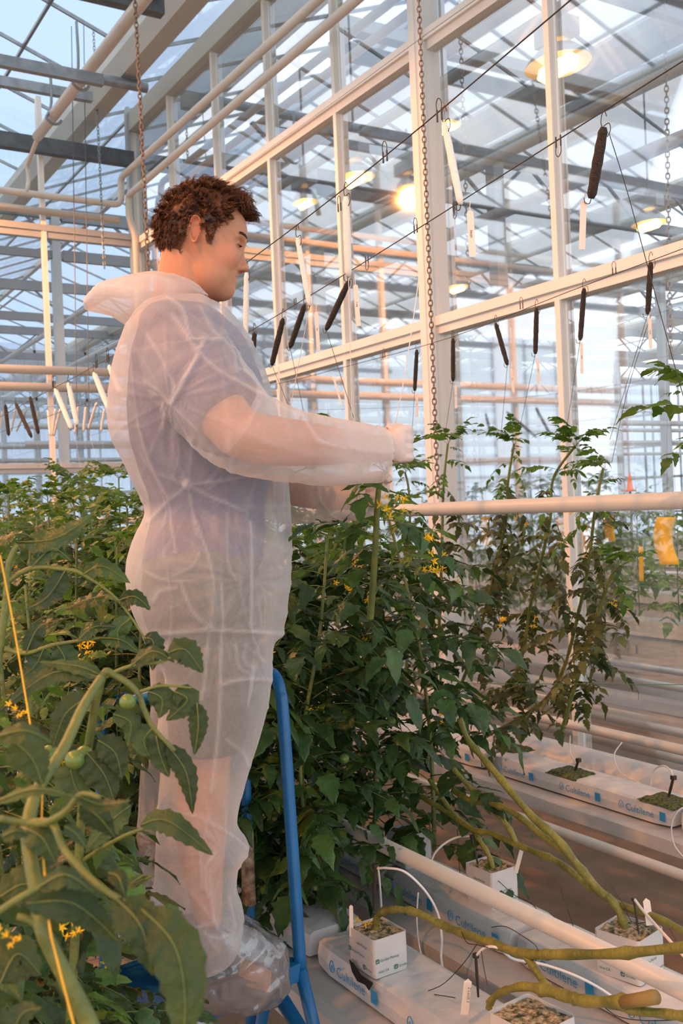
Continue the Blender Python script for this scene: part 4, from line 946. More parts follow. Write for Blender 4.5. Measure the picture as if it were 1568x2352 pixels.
# ---- growing slabs with printed sides
def slab(v0, v1, z0, z1, u0, u1, label, texts, tsize=0.036):
    b = MB(); R = []; n = 14
    for i in range(n+1):
        u = u0+(u1-u0)*i/n; e = 1.0 if 0 < i < n else 0.90
        w_ = lambda s: 0.004*mnoise.noise(Vector((u*6, s*3, v0*9)))
        vm, zm = (v0+v1)/2, (z0+z1)/2
        pr_ = [(v0, z0+.004), (v0-.003+w_(1), zm), (v0+.004, z1-.006+w_(2)), (v0+.018, z1+w_(3)), (vm, z1+.004+w_(4)*1.5), (v1-.018, z1+w_(5)), (v1, z1-.008), (v1+.003, zm), (v1, z0+.004)]
        R.append([(vm+(a-vm)*e, u, zm+(c-zm)*e) for a, c in pr_])
    b.loft(R); o = tag(b.build('growing_slab', 'slab_film', smooth=False), label, 'slab')
    for u in texts:
        t = MB(); x = v0-0.0085; zc = (z0+z1)/2-tsize*0.30
        wd = text_mb(t, 'Cultilene', tsize, (x, u, zc), (0, -1, 0), (0, 0, 1))
        # drop-shaped mark before the word and a small square after it
        cxm = u+0.022; zm = zc+tsize*0.36; n = 14
        pts = [(cxm+0.0105*math.sin(2*pi*k/n), zm+0.013*math.cos(2*pi*k/n)*(1.25 if math.cos(2*pi*k/n) > .9 else 1)) for k in range(n)]
        for k in range(n):
            p, q = pts[k], pts[(k+1) % n]; t.bar((x-.0006, p[0], p[1]), (x-.0006, q[0], q[1]), 0.0008, 0.0026, up=(1, 0, 0))
        t.bar((x-.0006, cxm, zm-0.006), (x-.0006, cxm, zm+0.006), 0.0008, 0.0024, up=(1, 0, 0))
        sq = u-wd-0.040; t.box((x-0.0006, sq, zm), (0.0008, 0.026, 0.032))
        t.build('print', 'logo_blue', o)
    return o
slab(1.262, 1.445, 0.455, 0.528, 1.40, 2.29, 'white slab under the pot nearest the platform post', [2.17, 1.83, 1.55])
slab(1.262, 1.445, 0.455, 0.528, 0.42, 1.36, 'white slab under the front pot at the bottom edge', [1.20])
slab(1.262, 1.445, 0.455, 0.528, 2.34, 3.28, 'white slab behind the blue platform post, strewn with leaf bits', [2.9])
for i, u in enumerate((3.34, 4.34, 5.34, 6.34)): slab(1.262, 1.445, 0.455, 0.528, u, u+0.94, ['white slab hidden deep under the dense plants behind the person', 'second hidden white slab deep under the dense plants', 'third hidden white slab deep under the dense plants', 'last hidden white slab far under the dense plants'][i], [])
slab(1.69, 1.87, 0.455, 0.528, 1.42, 2.00, 'white slab below the slanting tube, under the right-hand white block', [1.90, 1.58])
slab(1.69, 1.87, 0.455, 0.528, 2.03, 2.60, 'white slab below the slanting tube, under the middle white block', [2.53, 2.24])
slab(1.69, 1.87, 0.455, 0.528, 2.63, 3.55, 'white slab below the upper end of the slanting tube', [3.2, 2.87])
slab(1.69, 1.87, 0.455, 0.528, 0.45, 1.39, 'white slab at the lower right corner below the slanting tube', [1.25])
for i, u in enumerate((3.60, 4.60, 5.60)): slab(1.69, 1.87, 0.455, 0.528, u, u+0.94, ['white slab of the middle line hidden under the foliage', 'second hidden slab of the middle line', 'third hidden slab of the middle line'][i], [])
slab(2.775, 2.955, 0.474, 0.547, 2.42, 3.42, 'white slab beside the air duct with three blue prints', [3.30, 2.93, 2.62])
slab(2.775, 2.955, 0.474, 0.547, 1.40, 2.38, 'white slab beside the air duct at the right edge', [2.2, 1.9])
slab(2.775, 2.955, 0.474, 0.547, 3.46, 4.44, 'white slab beside the air duct, left part under hanging leaves', [3.72])
slab(2.775, 2.955, 0.474, 0.547, 4.48, 5.44, 'white slab of the far line hidden behind the foliage', [])

# ---- growing blocks
def block(c, sx, sy, z0, z1, rot, label, moss=False, prints=True, group=None):
    x, y = c
    t = thing('growing_block', (x, y, z0), label, 'growing block', group)
    Rm = Matrix.Rotation(rot, 3, 'Z'); b = MB(); bev = 0.008
    prof = []
    for (qx, qy, a0) in ((1, 1, 0), (-1, 1, 90), (-1, -1, 180), (1, -1, 270)):
        for k in range(4):
            a = math.radians(a0+30*k); prof.append((qx*(sx/2-bev)+bev*math.cos(a), qy*(sy/2-bev)+bev*math.sin(a)))
    def rg(z, s): return [Vector((x, y, z))+Rm @ Vector((p*s, q*s, 0)) for p, q in prof]
    R = [rg(z0, .97), rg(z0+.01, 1), rg((z0+z1)/2, 1.01), rg(z1, 1.0), rg(z1, .965), rg(z1-.008, .955)]
    b.loft(R, cap=False); b.build('wrapper', 'block_wrap', t)
    s = MB(); n = 13; vs = []; fs = []
    for i in range(n):
        for j in range(n):
            a, e = -0.5+i/(n-1), -0.5+j/(n-1); p = Vector((x, y, z1-0.006))+Rm @ Vector((a*sx*.955, e*sy*.955, 0))
            p.z += 0.006*mnoise.noise(p*60)+0.004*mnoise.noise(p*140); vs.append(p)
    for i in range(n-1):
        for j in range(n-1): fs.append((i*n+j, (i+1)*n+j, (i+1)*n+j+1, i*n+j+1))
    s.add(vs, fs); so_ = s.build('growing_medium', 'moss' if moss else 'substrate', t)
    if prints:
        pm_ = MB()
        for (nx, ny, wd) in ((0, -1, sx), (-1, 0, sy)):
            nd = Rm @ Vector((nx, ny, 0)); xd = Vector((0, 0, 1)).cross(nd)*1.0
            half = (sy if ny else sx)/2
            o = Vector((x, y, 0))+nd*(half+0.0022)
            for (dx, fz, txt) in ((-0.42, 0.42, 'Grodan Plantop'), (0.12, 0.14, 'Grodan'), (-0.40, 0.14, 'ntop CA'), (-0.15, 0.68, 'odan Plantop') if nx else (0.34, 0.68, '')):
                z = z0+(z1-z0)*fz; ox = o+xd*(dx*wd)
                if txt.startswith('G'):
                    cq = ox+Vector((0, 0, z+0.003)); q = 0.0042
                    for aa, bb in (((-q, -q), (q, -q)), ((q, -q), (q, q)), ((q, q), (-q, q)), ((-q, q), (-q, -q)), ((-q*.4, -q*.1), (q*.2, q*.6))):
                        pm_.bar(cq+xd*aa[0]+Vector((0, 0, aa[1])), cq+xd*bb[0]+Vector((0, 0, bb[1])), 0.0016, 0.0006, up=nd)
                    ox = ox+xd*0.0075
                if txt: text_mb(pm_, txt, 0.0085 if txt != 'Grodan' else 0.0085, ox+Vector((0, 0, z)), xd, (0, 0, 1), lift=0.0004)
        pm_.build('print', 'logo_green', t)
    return t
ZB = 0.53
block((1.310, 2.062), .098, .112, ZB, .622, 0.02, 'small white growing block on the slab beside the platform post, with yellow flowers on it')
block((1.332, 1.535), .118, .128, ZB, .622, 0.10, 'white growing block cut by the bottom edge, with a black drip stake')
block((1.788, 2.205), .098, .112, ZB, .632, 0.04, 'white growing block behind the slanting tube, in the middle, with mossy top')
block((1.772, 1.685), .112, .118, ZB, .632, 0.22, 'white growing block behind the slanting tube at right')
q = Zp(937, 1905, .632); block((q.x, q.y), .10, .105, ZB, .632, 0.0, 'white growing block half hidden by leaves at the upper end of the tube', moss=True)
# dark planting holes in the far slabs
for px, py, lab in ((1312, 1774, 'dark planting hole block in the far slab, with one black stake, left'), (1532, 1838, 'dark planting hole block in the far slab at the right edge'), (1176, 1718, 'dark planting hole block in the far slab under the hanging leaves')):
    q = Zp(px, py, .55); t = thing('growing_block', (q.x, q.y, .50), lab, 'growing block'); s = MB(); n = 11; vs = []; fs = []
    for i in range(n):
        for j in range(n):
            a, e = -0.5+i/(n-1), -0.5+j/(n-1); edge = max(abs(a), abs(e)) > .49
            p = Vector((q.x+a*.13*(1+.2*mnoise.noise(Vector((i, j, px)))), q.y+e*.17, .556 if not edge else .545)); p.z += 0.005*mnoise.noise(p*50); vs.append(p)
    for i in range(n-1):
        for j in range(n-1): fs.append((i*n+j, (i+1)*n+j, (i+1)*n+j+1, i*n+j+1))
    s.add(vs, fs); s.build('growing_medium', 'moss', t)
# torn black openings beside two blocks
def torn(pts, label):
    b = MB(); c = sum((Vector(p) for p in pts), Vector())/len(pts); b.add([c]+[Vector(p) for p in pts], [(0, i+1, (i+1) % len(pts)+1) for i in range(len(pts))])
    return b
b = torn([V(801, 2203, 1.2535), V(812, 2212, 1.2535), V(830, 2240, 1.2535), V(852, 2254, 1.2535), V(857, 2258, 1.2535), V(847, 2276, 1.2535), V(838, 2262, 1.2535), V(820, 2254, 1.2535), V(808, 2232, 1.2535)], '')
for o in list(col.objects):
    if o.name == 'growing_slab': b.build('planting_hole', 'hole_black', o); break
b = torn([Zp(1355, 2226, .531), Zp(1390, 2240, .531), Zp(1430, 2258, .531), Zp(1470, 2272, .531), Zp(1462, 2276, .531), Zp(1425, 2266, .531), Zp(1390, 2252, .531), Zp(1362, 2238, .531)], '')
for o in list(col.objects):
    if o.name == 'growing_slab' and 'right-hand white block' in o.get('label', ''): b.build('planting_hole', 'hole_black', o)

# ---- drip stakes, hoses and stick labels
def stake(a, e, label, r=0.0032):
    b = MB(); b.tube([a, (Vector(a)+Vector(e))/2, e], [r, r*1.1, r*0.7], 8); b.box(Vector(a), (r*3.2, r*3.2, r*3)); return tag(b.build('drip_stake', 'black_wire'), label, 'stake')
stake(V(862, 1990, 1.325), V(857, 2092, 1.325), 'black drip stake in the small block beside the platform post', .0042)
stake(V(1084, 1922, 1.77), V(1098, 1990, 1.77), 'black drip stake in the mossy middle block')
stake(V(1092, 2195, 1.335), V(1098, 2290, 1.335), 'black drip stake in the block at the bottom edge')
stake(V(1455, 2066, 1.76), V(1467, 2146, 1.76), 'black drip stake in the block at right behind the tube', .0024)
stake(V(1328, 1746, 2.86), V(1317, 1780, 2.86), 'short black stake in the left dark hole of the far slab', .005)
stake(V(1546, 1786, 2.86), V(1533, 1838, 2.86), 'dark stake in the far slab hole at the right edge', .005)
def hose(pts, label, r=0.0026, mat='white_hose'):
    b = MB(); b.tube(smooth_path([V(*p) for p in pts], 7), r, 8); return tag(b.build('drip_hose', mat, smooth=True), label, 'hose')
hose([(866, 1995, 1.325), (890, 1994, 1.33), (930, 2003, 1.35), (975, 2045, 1.39), (1004, 2095, 1.42), (1014, 2150, 1.44), (1013, 2200, 1.455), (1022, 2240, 1.47), (1055, 2285, 1.50)], 'white drip hose arching from the stake beside the platform post', .0030)
hose([(868, 1992, 1.327), (872, 2030, 1.345), (876, 2090, 1.37)], 'short straight white hose hanging from the same stake')
hose([(1080, 1921, 1.77), (1050, 1923, 1.76), (1020, 1938, 1.72), (998, 1960, 1.66), (988, 1985, 1.60)], 'white drip hose arching from the mossy middle block over the tube', .0034)
hose([(960, 2050, 1.56), (957, 2110, 1.56), (962, 2170, 1.555), (978, 2230, 1.55)], 'thin white hose hanging between the two slab lines', .0022)
hose([(1094, 2194, 1.335), (1115, 2176, 1.34), (1145, 2178, 1.35), (1180, 2203, 1.38), (1250, 2216, 1.44), (1330, 2245, 1.50), (1400, 2285, 1.56), (1450, 2330, 1.58)], 'white drip hose curving from the block at the bottom edge', .0030)
hose([(1457, 2066, 1.76), (1475, 2090, 1.74), (1510, 2130, 1.70), (1560, 2185, 1.62), (1600, 2230, 1.58)], 'white drip hose slanting down at the right edge over the block', .0034)
hose([(1309, 1690, 3.02), (1311, 1735, 2.98), (1345, 1775, 2.95), (1385, 1808, 2.93), (1440, 1821, 2.92), (1525, 1820, 2.90)], 'white hose looping across the left far slab to the right hole', .0028)
hose([(1428, 1705, 3.1), (1410, 1735, 3.05), (1425, 1775, 3.02), (1470, 1800, 3.0)], 'white hose curving down in front of the air duct', .0026)
hose([(1492, 1812, 2.95), (1500, 1772, 2.92), (1522, 1759, 2.88), (1540, 1770, 2.86), (1546, 1788, 2.86)], 'small white hose loop at the right dark stake', .0030)
hose([(1600, 1845, 2.72), (1560, 1860, 2.68), (1542, 1895, 2.67), (1548, 1940, 2.67), (1575, 1975, 2.66)], 'white hose hanging over the far gutter at the right edge', .0026)
def stick(a, e, wd, label, mat='pale_tag'):
    a, e = Vector(a), Vector(e); b = MB(); b.bar(a, e, wd, 0.0022, up=_f); b.add([e], [])
    tip = a+(a-e).normalized()*wd*0.45; s_ = (a-e).normalized().cross(_f).normalized()
    b.add([a+s_*wd/2, a-s_*wd/2, tip], [(0, 1, 2)]); return tag(b.build('stick_label', mat), label, 'label')
stick(V(806, 2082, 1.262), V(807, 2150, 1.262), 0.0095, 'pale stick label at the corner of the block beside the platform post')
stick(V(1198, 1950, 1.83), V(1184, 2005, 1.83), 0.0115, 'pale stick label in the mossy middle block')
so_ = stick(V(1074, 2255, 1.29), V(1066, 2330, 1.29), 0.0165, 'pale stick label with dark writing in the block at the bottom edge')
tm = MB(); ax = (V(1066, 2330, 1.29)-V(1074, 2255, 1.29)).normalized(); text_mb(tm, 'Z Lucidi 3', 0.009, V(1075, 2266, 1.287), ax, _f.cross(ax)*-1, lift=0.0014); tm.build('writing', 'ink', so_)
stick(V(1484, 2070, 1.79), V(1492, 2125, 1.79), 0.0165, 'broad pale stick label in the right block behind the tube')
# ================================================================== PLANTS
prng = np.random.RandomState(11)
def rotz(a): c, s = math.cos(a), math.sin(a); return np.array([[c,-s,0],[s,c,0],[0,0,1.0]])
def roty(a): c, s = math.cos(a), math.sin(a); return np.array([[c,0,s],[0,1,0],[-s,0,c]])
def rotx(a): c, s = math.cos(a), math.sin(a); return np.array([[1.0,0,0],[0,c,-s],[0,s,c]])
class G:                       # numpy geometry accumulator
    def __init__(s): s.V = []; s.Fq = []; s.n = 0
    def add(s, v, f): s.V.append(v); s.Fq.extend((f+s.n).tolist() if isinstance(f, np.ndarray) else [tuple(i+s.n for i in q) for q in f]); s.n += len(v)
    def arr(s): return np.vstack(s.V)
def leaflet(L, W, n=5, droop=0.25, fold=0.25, seed=0, lobes=True):
    r = np.random.RandomState(seed); s = np.linspace(0, 1, n+1)
    w_ = W*np.power(np.sin(np.pi*np.power(s, 0.72)), 0.85)*(1-0.25*s); w_[0] = W*0.06; w_[-1] = 0.001*L
    if lobes: w_[1:-1] *= 1+0.20*((np.arange(1, n) % 2)*2-1)*r.uniform(.4, 1, n-1)
    x = s*L; z = -droop*L*s*s + 0.03*L*np.sin(s*7+seed); wave = 0.10*W*np.sin(s*9+seed*1.7)
    c = np.stack((x, np.zeros_like(x), z), 1)
    bk = 0.05*L*np.sin(s*np.pi)
    out = [np.stack((x-bk, -w_, z+fold*w_*0.55+wave), 1), np.stack((x, -w_*0.52, z+fold*w_*0.62), 1), c, np.stack((x, w_*0.52, z+fold*w_*0.62), 1), np.stack((x-bk, w_, z+fold*w_*0.55-wave), 1)]
    v = np.stack(out, 1).reshape(-1, 3); f = []
    for i in range(n):
        for k in range(4): f.append((i*5+k, (i+1)*5+k, (i+1)*5+k+1, i*5+k+1))
    return v, np.array(f)
def tube_np(P, r, n=4):
    P = np.array(P); m = len(P); vs = []; fs = []
    for i in range(m):
        d = P[min(i+1, m-1)]-P[max(i-1, 0)]; d = d/max(np.linalg.norm(d), 1e-9)
        a = np.cross(d, (0, 0, 1.0) if abs(d[2]) < .9 else (1.0, 0, 0)); a /= np.linalg.norm(a); b = np.cross(d, a); rr = r[i] if hasattr(r, '__len__') else r
        for k in range(n): t = 2*pi*k/n; vs.append(P[i]+rr*(a*math.cos(t)+b*math.sin(t)))
    for i in range(m-1):
        for k in range(n): fs.append((i*n+k, i*n+(k+1) % n, (i+1)*n+(k+1) % n, (i+1)*n+k))
    return np.array(vs), np.array(fs)
def compound(L, seed, nseg=5, pairs=4, droop=0.5, curl=0.3):
    r = np.random.RandomState(seed); g = G(); st = G()
    s = np.linspace(0, 1, 9); px_ = L*(s-0.10*droop*s**2); pz = -droop*L*s**2*0.9+0.10*L*s; py_ = L*0.06*np.sin(s*2.2+seed)
    P = np.stack((px_, py_, pz), 1); v, f = tube_np(P, np.linspace(0.0042, 0.0014, 9)*(0.6+L), 4); st.add(v, f)
    ks = np.linspace(0.28, 0.90, pairs)
    for i, k in enumerate(ks):
        for sd in (-1, 1):
            kk = min(0.97, k+r.uniform(-.03, .03)); b = np.array([np.interp(kk, s, P[:, c]) for c in range(3)])
            sl = math.atan2(np.interp(min(1, kk+.05), s, pz)-np.interp(kk-.05, s, pz), np.interp(min(1, kk+.05), s, px_)-np.interp(kk-.05, s, px_))
            ll = L*(0.34-0.10*abs(i/(pairs-1)-0.45)-0.04*(i == pairs-1))*r.uniform(.8, 1.15)
            v, f = leaflet(ll, ll*0.27*r.uniform(.85, 1.2), nseg, curl*r.uniform(.4, 1.6), r.uniform(.1, .5), seed*31+i*2+sd)
            R_ = rotz(sd*r.uniform(.85, 1.25)) @ roty(r.uniform(-.1, .45)) @ rotx(r.uniform(-.4, .4)); g.add((v @ R_.T) @ roty(-sl*0.5).T + b, f)
        if r.rand() < .6:
            kk = k+0.09; b = np.array([np.interp(kk, s, P[:, c]) for c in range(3)]); ll = L*0.11
            v, f = leaflet(ll, ll*0.32, max(3, nseg-2), .3, .3, seed+i); g.add(v @ rotz(r.choice([-1, 1])*1.1).T+b, f)
    sl = math.atan2(pz[-1]-pz[-2], px_[-1]-px_[-2]); ll = L*0.36
    v, f = leaflet(ll, ll*0.32, nseg+1, curl, .3, seed+77); g.add(v @ roty(-sl).T+P[-1], f)
    return g.arr(), g.Fq, st.arr(), st.Fq
POOL = [compound(1.0, 100+i, 8, 3+(i % 3), 0.35+0.16*(i % 4), 0.25+.1*(i % 3)) for i in range(12)]
POOLN = [(np.array(a), np.array(b), np.array(c), np.array(d)) for a, b, c, d in POOL]
def mesh_np(name, V_, F_):
    me = bpy.data.meshes.new(name); me.from_pydata(V_.tolist(), [], [tuple(f) for f in F_]); me.update(); return me
def obj_np(name, V_, F_, mat, parent, smooth=True):
    me = mesh_np(name, V_, F_); o = bpy.data.objects.new(name, me); col.objects.link(o); o.parent = parent; me.materials.append(MATS[mat])
    if smooth: me.polygons.foreach_set('use_smooth', [True]*len(me.polygons))
    return o
def flower_cluster(parent, p, size, seed, n=6, name='flower_cluster'):
    r = np.random.RandomState(seed); g = G()
    for i in range(n):
        c = np.array(p)+r.uniform(-1, 1, 3)*size*np.array((1, 1, .75)); ax = r.uniform(-1, 1, 3); ax[2] -= .5; ax /= np.linalg.norm(ax)
        a = np.cross(ax, (0.3, .5, .8)); a /= np.linalg.norm(a); b = np.cross(ax, a); R_ = r.uniform(.30, .48)*size
        for k in range(5):
            t = 2*pi*k/5; d = a*math.cos(t)+b*math.sin(t); e = -a*math.sin(t)+b*math.cos(t)
            g.add(np.array([c, c+d*R_*.5+e*R_*.22+ax*R_*.1, c+d*R_-ax*R_*.35, c+d*R_*.5-e*R_*.22+ax*R_*.1]), np.array([(0, 1, 2, 3)]))
        v, f = tube_np([c, c+ax*R_*.9], [R_*.22, R_*.05], 5); g.add(v, f)
    return obj_np(name, g.arr(), g.Fq, 'petal', parent, False)
def tomato_plant(stem_pts, label, leafmat='leaf', nleaf=26, lsize=(.30, .42), seed=0, group=None, rad=(.007, .004), start=.12, flowers=2, fruits=0, topmat='leaf_young', toptuft=True, spread=None, pitch=(.05, .6), stemmat='stem', cat='tomato plant', name='tomato_plant', twine=None):
    r = np.random.RandomState(seed); P = [Vector(p) for p in stem_pts]; S_ = smooth_path(P, 6); A = np.array([tuple(p) for p in S_])
    cum = np.concatenate(([0], np.cumsum(np.linalg.norm(np.diff(A, axis=0), axis=1)))); Lt = cum[-1]
    base = Vector(A[0]); t = thing(name, base, label, cat, group); B0 = np.array(base)
    stg = G(); v, f = tube_np(A-B0, np.linspace(rad[0], rad[1], len(A)), 8); stg.add(v, f)
    lg = G(); tg = G(); az = r.uniform(0, 6.28)
    for k in range(nleaf):
        q = start+(0.985-start)*k/max(1, nleaf-1); s_ = q*Lt; p = np.array([np.interp(s_, cum, A[:, c]) for c in range(3)])-B0
        az += 2.4+r.uniform(-.4, .4); a = az
        if spread is not None and r.rand() < .6: a = spread+r.uniform(-.9, .9)
        top = q > 0.86; sz = r.uniform(*lsize)*(1.0 if not top else 1.0-0.62*(q-0.86)/.14)
        lv, lf, sv, sf = POOLN[r.randint(12)]; pt = r.uniform(*pitch)+(0.5*(q-.86)/.14 if top else 0)
        R_ = rotz(a) @ roty(-pt) @ rotx(r.uniform(-.35, .35)); sc_ = np.array((sz, sz, sz))
        (tg if top else lg).add((lv*sc_) @ R_.T+p, lf); stg.add((sv*sc_) @ R_.T+p, sf)
    if toptuft:
        p = A[-1]-B0
        for k in range(6):
            lv, lf, sv, sf = POOLN[r.randint(12)]; sz = r.uniform(.09, .17); R_ = rotz(r.uniform(0, 6.3)) @ roty(-r.uniform(.5, 1.2)); tg.add((lv*sz) @ R_.T+p, lf); stg.add((sv*sz) @ R_.T+p, sf)
    obj_np('stem', stg.arr(), stg.Fq, stemmat, t)
    if lg.n: obj_np('leaves', lg.arr(), lg.Fq, leafmat, t)
    if tg.n: obj_np('young_leaves', tg.arr(), tg.Fq, topmat, t)
    for k in range(flowers):
        q = r.uniform(.35, .95)*Lt; p = np.array([np.interp(q, cum, A[:, c]) for c in range(3)])-B0; a = r.uniform(0, 6.28) if spread is None else spread+r.uniform(-1.2, 1.2)
        flower_cluster(t, p+np.array((math.cos(a), math.sin(a), -.1))*r.uniform(.07, .17), .030, seed*7+k, r.randint(4, 8))
    for k in range(fruits):
        q = r.uniform(.15, .6)*Lt; p = np.array([np.interp(q, cum, A[:, c]) for c in range(3)])-B0; a = r.uniform(0, 6.28) if spread is None else spread+r.uniform(-1, 1); c = p+np.array((math.cos(a), math.sin(a), -.2))*r.uniform(.08, .14)
        m = MB(); m.sphere(Vector(c)+base, r.uniform(.011, .017), 14, 10, (1, 1, .92)); m.build('green_tomato', 'fruit', t, smooth=True)
    if twine:
        m = MB(); m.tube([Vector(A[-1]), Vector(twine)], 0.0011, 5); m.build('support_twine', 'black_wire' if seed % 2 else 'white_twine', t)
    return t
TOCAM = math.atan2(-0.6, -0.8)     # leaves lean towards the path
# ---- the dense row between the person and the glass (two lines of plants)
k = 0
order = ['first', 'second', 'third', 'fourth', 'fifth', 'sixth', 'seventh', 'eighth', 'ninth', 'tenth', 'eleventh', 'twelfth', 'thirteenth', 'fourteenth', 'fifteenth', 'sixteenth', 'seventeenth', 'eighteenth']
u = 2.42
while u < 8.3 and k < 17:
    z1 = 1.60+prng.uniform(-.06, .10)+(0.12 if u > 4.6 else 0)
    lab = 'tall dense tomato plant of the front line, %s one back from the bare pots' % order[k]
    tomato_plant([(1.34, u, .60), (1.36+prng.uniform(-.04, .04), u+.02, .95), (1.38+prng.uniform(-.05, .05), u-.02, 1.30), (1.40+prng.uniform(-.05, .05), u+prng.uniform(-.05, .05), z1)], lab, 'leaf', 54 if u < 4 else 26, (.19, .31), 200+k, 'front line of dense tomato plants', flowers=5 if u < 4 else 1, fruits=2 if u < 3.2 else 0, start=.02, spread=math.pi*1.1 if k % 2 else None)
    u += 0.29 if u < 4 else 0.46; k += 1
k = 0; u = 2.46
while u < 8.3 and k < 15:
    z1 = 1.62+prng.uniform(-.06, .10)+(0.14 if u > 4.6 else 0)
    lab = 'tall dense tomato plant of the second line, %s one back from the slanting tube' % order[k]
    tomato_plant([(1.78, u, .60), (1.80+prng.uniform(-.05, .05), u+.02, .95), (1.77+prng.uniform(-.05, .05), u-.02, 1.30), (1.74+prng.uniform(-.06, .06), u+prng.uniform(-.06, .06), z1)], lab, 'leaf', 50 if u < 4 else 24, (.20, .32), 300+k, 'second line of dense tomato plants', flowers=4 if u < 4 else 1, fruits=1 if u < 3.2 else 0, start=.02)
    u += 0.33 if u < 4 else 0.5; k += 1
for i, (v_, u_, zz) in enumerate(((1.24, 2.62, .86), (1.22, 2.95, .95), (1.36, 2.50, 1.02))):
    tomato_plant([(v_+.06, u_, .56), (v_+.03, u_, .72), (v_, u_-.02, zz)], ['low drooping tomato shoot hanging over the near slab behind the front platform post', 'low drooping tomato shoot just right of the wood grip of the platform', 'low drooping tomato shoot above the upper end of the near slabs'][i], 'leaf', 22, (.17, .27), 350+i, flowers=3, fruits=3, pitch=(-1.0, .1), start=.05)
# the plant top being tied by the hands
tomato_plant([V(850, 1420, 1.30), V(858, 1320, 1.29), V(863, 1230, 1.28), V(866, 1160, 1.27), V(872, 1110, 1.265), V(884, 1085, 1.27)], 'tomato plant whose top the person is holding', 'leaf', 9, (.16, .26), 901, rad=(.0085, .0055), start=.15, flowers=3, pitch=(-.1, .4), toptuft=True)
# ---- sparser row in front of the glass
for i, (pts, lab, nl) in enumerate((
    ([V(1090, 1705, 2.85), V(1230, 1625, 2.85), V(1290, 1545, 2.85), V(1330, 1400, 2.85), V(1352, 1290, 2.83), V(1366, 1170, 2.8), V(1385, 1075, 2.8)], 'thin-leaved tomato plant with bending stem, rightmost in front of the glass', 36),
    ([V(1050, 1660, 2.86), V(1150, 1590, 2.86), V(1195, 1520, 2.86), V(1218, 1390, 2.86), V(1262, 1200, 2.84), V(1270, 1100, 2.84), V(1320, 1025, 2.84)], 'thin-leaved tomato plant with slanting stem, second from the right in front of the glass', 36),
    ([V(1040, 1620, 2.9), V(1085, 1500, 2.9), V(1130, 1340, 2.88), V(1160, 1200, 2.87), V(1166, 1110, 2.86), V(1180, 1020, 2.86)], 'tomato plant standing left of the slanting stems in front of the glass', 36),
    ([V(1000, 1600, 2.95), V(1010, 1400, 2.95), V(1015, 1230, 2.93), V(1018, 1120, 2.92), V(1028, 1020, 2.92)], 'tomato plant with bright top right in front of the lit column', 28),
    ([V(930, 1600, 2.95), V(940, 1350, 2.95), V(940, 1150, 2.95), V(930, 1085, 2.93)], 'tomato plant with yellow flowers just left of the lit column', 28),
    ([V(1290, 1680, 2.80), V(1325, 1560, 2.80), V(1365, 1440, 2.78), V(1400, 1330, 2.77), V(1425, 1300, 2.77)], 'low straggling tomato shoot reaching furthest right in front of the glass', 18),
    ([V(800, 1600, 2.95), V(806, 1300, 2.95), V(800, 1200, 2.95)], 'tomato plant of the far row behind the dense foliage', 14))):
    tomato_plant(pts, lab, 'leaf_old', nl, (.12, .21), 400+i, 'sparse plants in front of the glass', rad=(.0085, .005), start=.18, flowers=3 if i < 5 else 1, pitch=(-.9, .5), stemmat='stem')
u = 5.0; k = 0
while u < 9.4:
    tomato_plant([(2.88, u, .6), (2.86, u, 1.2), (2.84, u+.03, 1.72)], 'far-row tomato plant seen behind the person at left, %s one along' % order[k], 'leaf', 14, (.22, .34), 440+k, 'far-row plants behind the person', flowers=1); u += .7; k += 1
# ---- bare stems lying over the slabs
def bare(name_label, stems, base_scar=None, seed=0):
    t = None
    for path, r in stems:
        pts = [V(*p) for p in path]
        if t is None: t = thing('tomato_plant', pts[0], name_label, 'tomato plant')
        S_ = smooth_path(pts, 7); m = MB(); rr = lerp_list(r, len(S_)); rr = [q*(1+0.10*math.sin(i*0.9+seed)+(0.28 if i % 11 == 5 else 0)) for i, q in enumerate(rr)]
        m.tube(S_, rr, 12); m.build('stem', 'stem_woody', t, smooth=True)
    return t
t1 = bare('leafless woody stem arching from the block beside the platform post to the right edge', [
    ([(862, 2136, 1.312), (864, 2112, 1.312), (876, 2096, 1.315), (900, 2089, 1.32), (950, 2094, 1.33), (1010, 2122, 1.345), (1060, 2143, 1.35), (1130, 2167, 1.355), (1200, 2190, 1.36), (1300, 2192, 1.37), (1420, 2190, 1.38), (1568, 2176, 1.385), (1680, 2168, 1.39)], [.0075, .0085, .0085, .0095, .010, .0095, .009]),
    ([(1208, 2196, 1.36), (1228, 2226, 1.357), (1250, 2258, 1.352), (1275, 2284, 1.35)], [.0080, .0075, .0085])], seed=1)
t2 = bare('leafless woody stem leaving the block at the bottom edge towards the right', [
    ([(1122, 2316, 1.330), (1128, 2298, 1.330), (1150, 2280, 1.332), (1200, 2266, 1.335), (1250, 2274, 1.34), (1300, 2288, 1.343), (1350, 2300, 1.345), (1430, 2300, 1.35), (1502, 2290, 1.355)], [.0068, .0075, .008, .0115, .0115, .0110, .0120]),
    ([(1400, 2306, 1.35), (1470, 2322, 1.36), (1540, 2330, 1.37), (1640, 2345, 1.38)], [.0085, .0085, .008])], seed=2)
t3 = bare('leafless stems rising left from the right block behind the tube into the foliage', [
    ([(1438, 2146, 1.775), (1425, 2100, 1.775), (1402, 2066, 1.77), (1380, 2050, 1.765), (1330, 1992, 1.76), (1282, 1930, 1.755), (1215, 1868, 1.75), (1150, 1790, 1.75), (1112, 1745, 1.75), (1075, 1700, 1.75), (1055, 1650, 1.75)], [.0100, .0100, .0100, .010, .0095, .009, .0085]),
    ([(1384, 2052, 1.765), (1310, 1972, 1.765), (1240, 1915, 1.765), (1180, 1868, 1.76), (1140, 1850, 1.76), (1080, 1838, 1.76), (1040, 1815, 1.76)], [.0085, .0085, .008, .008])], seed=3)
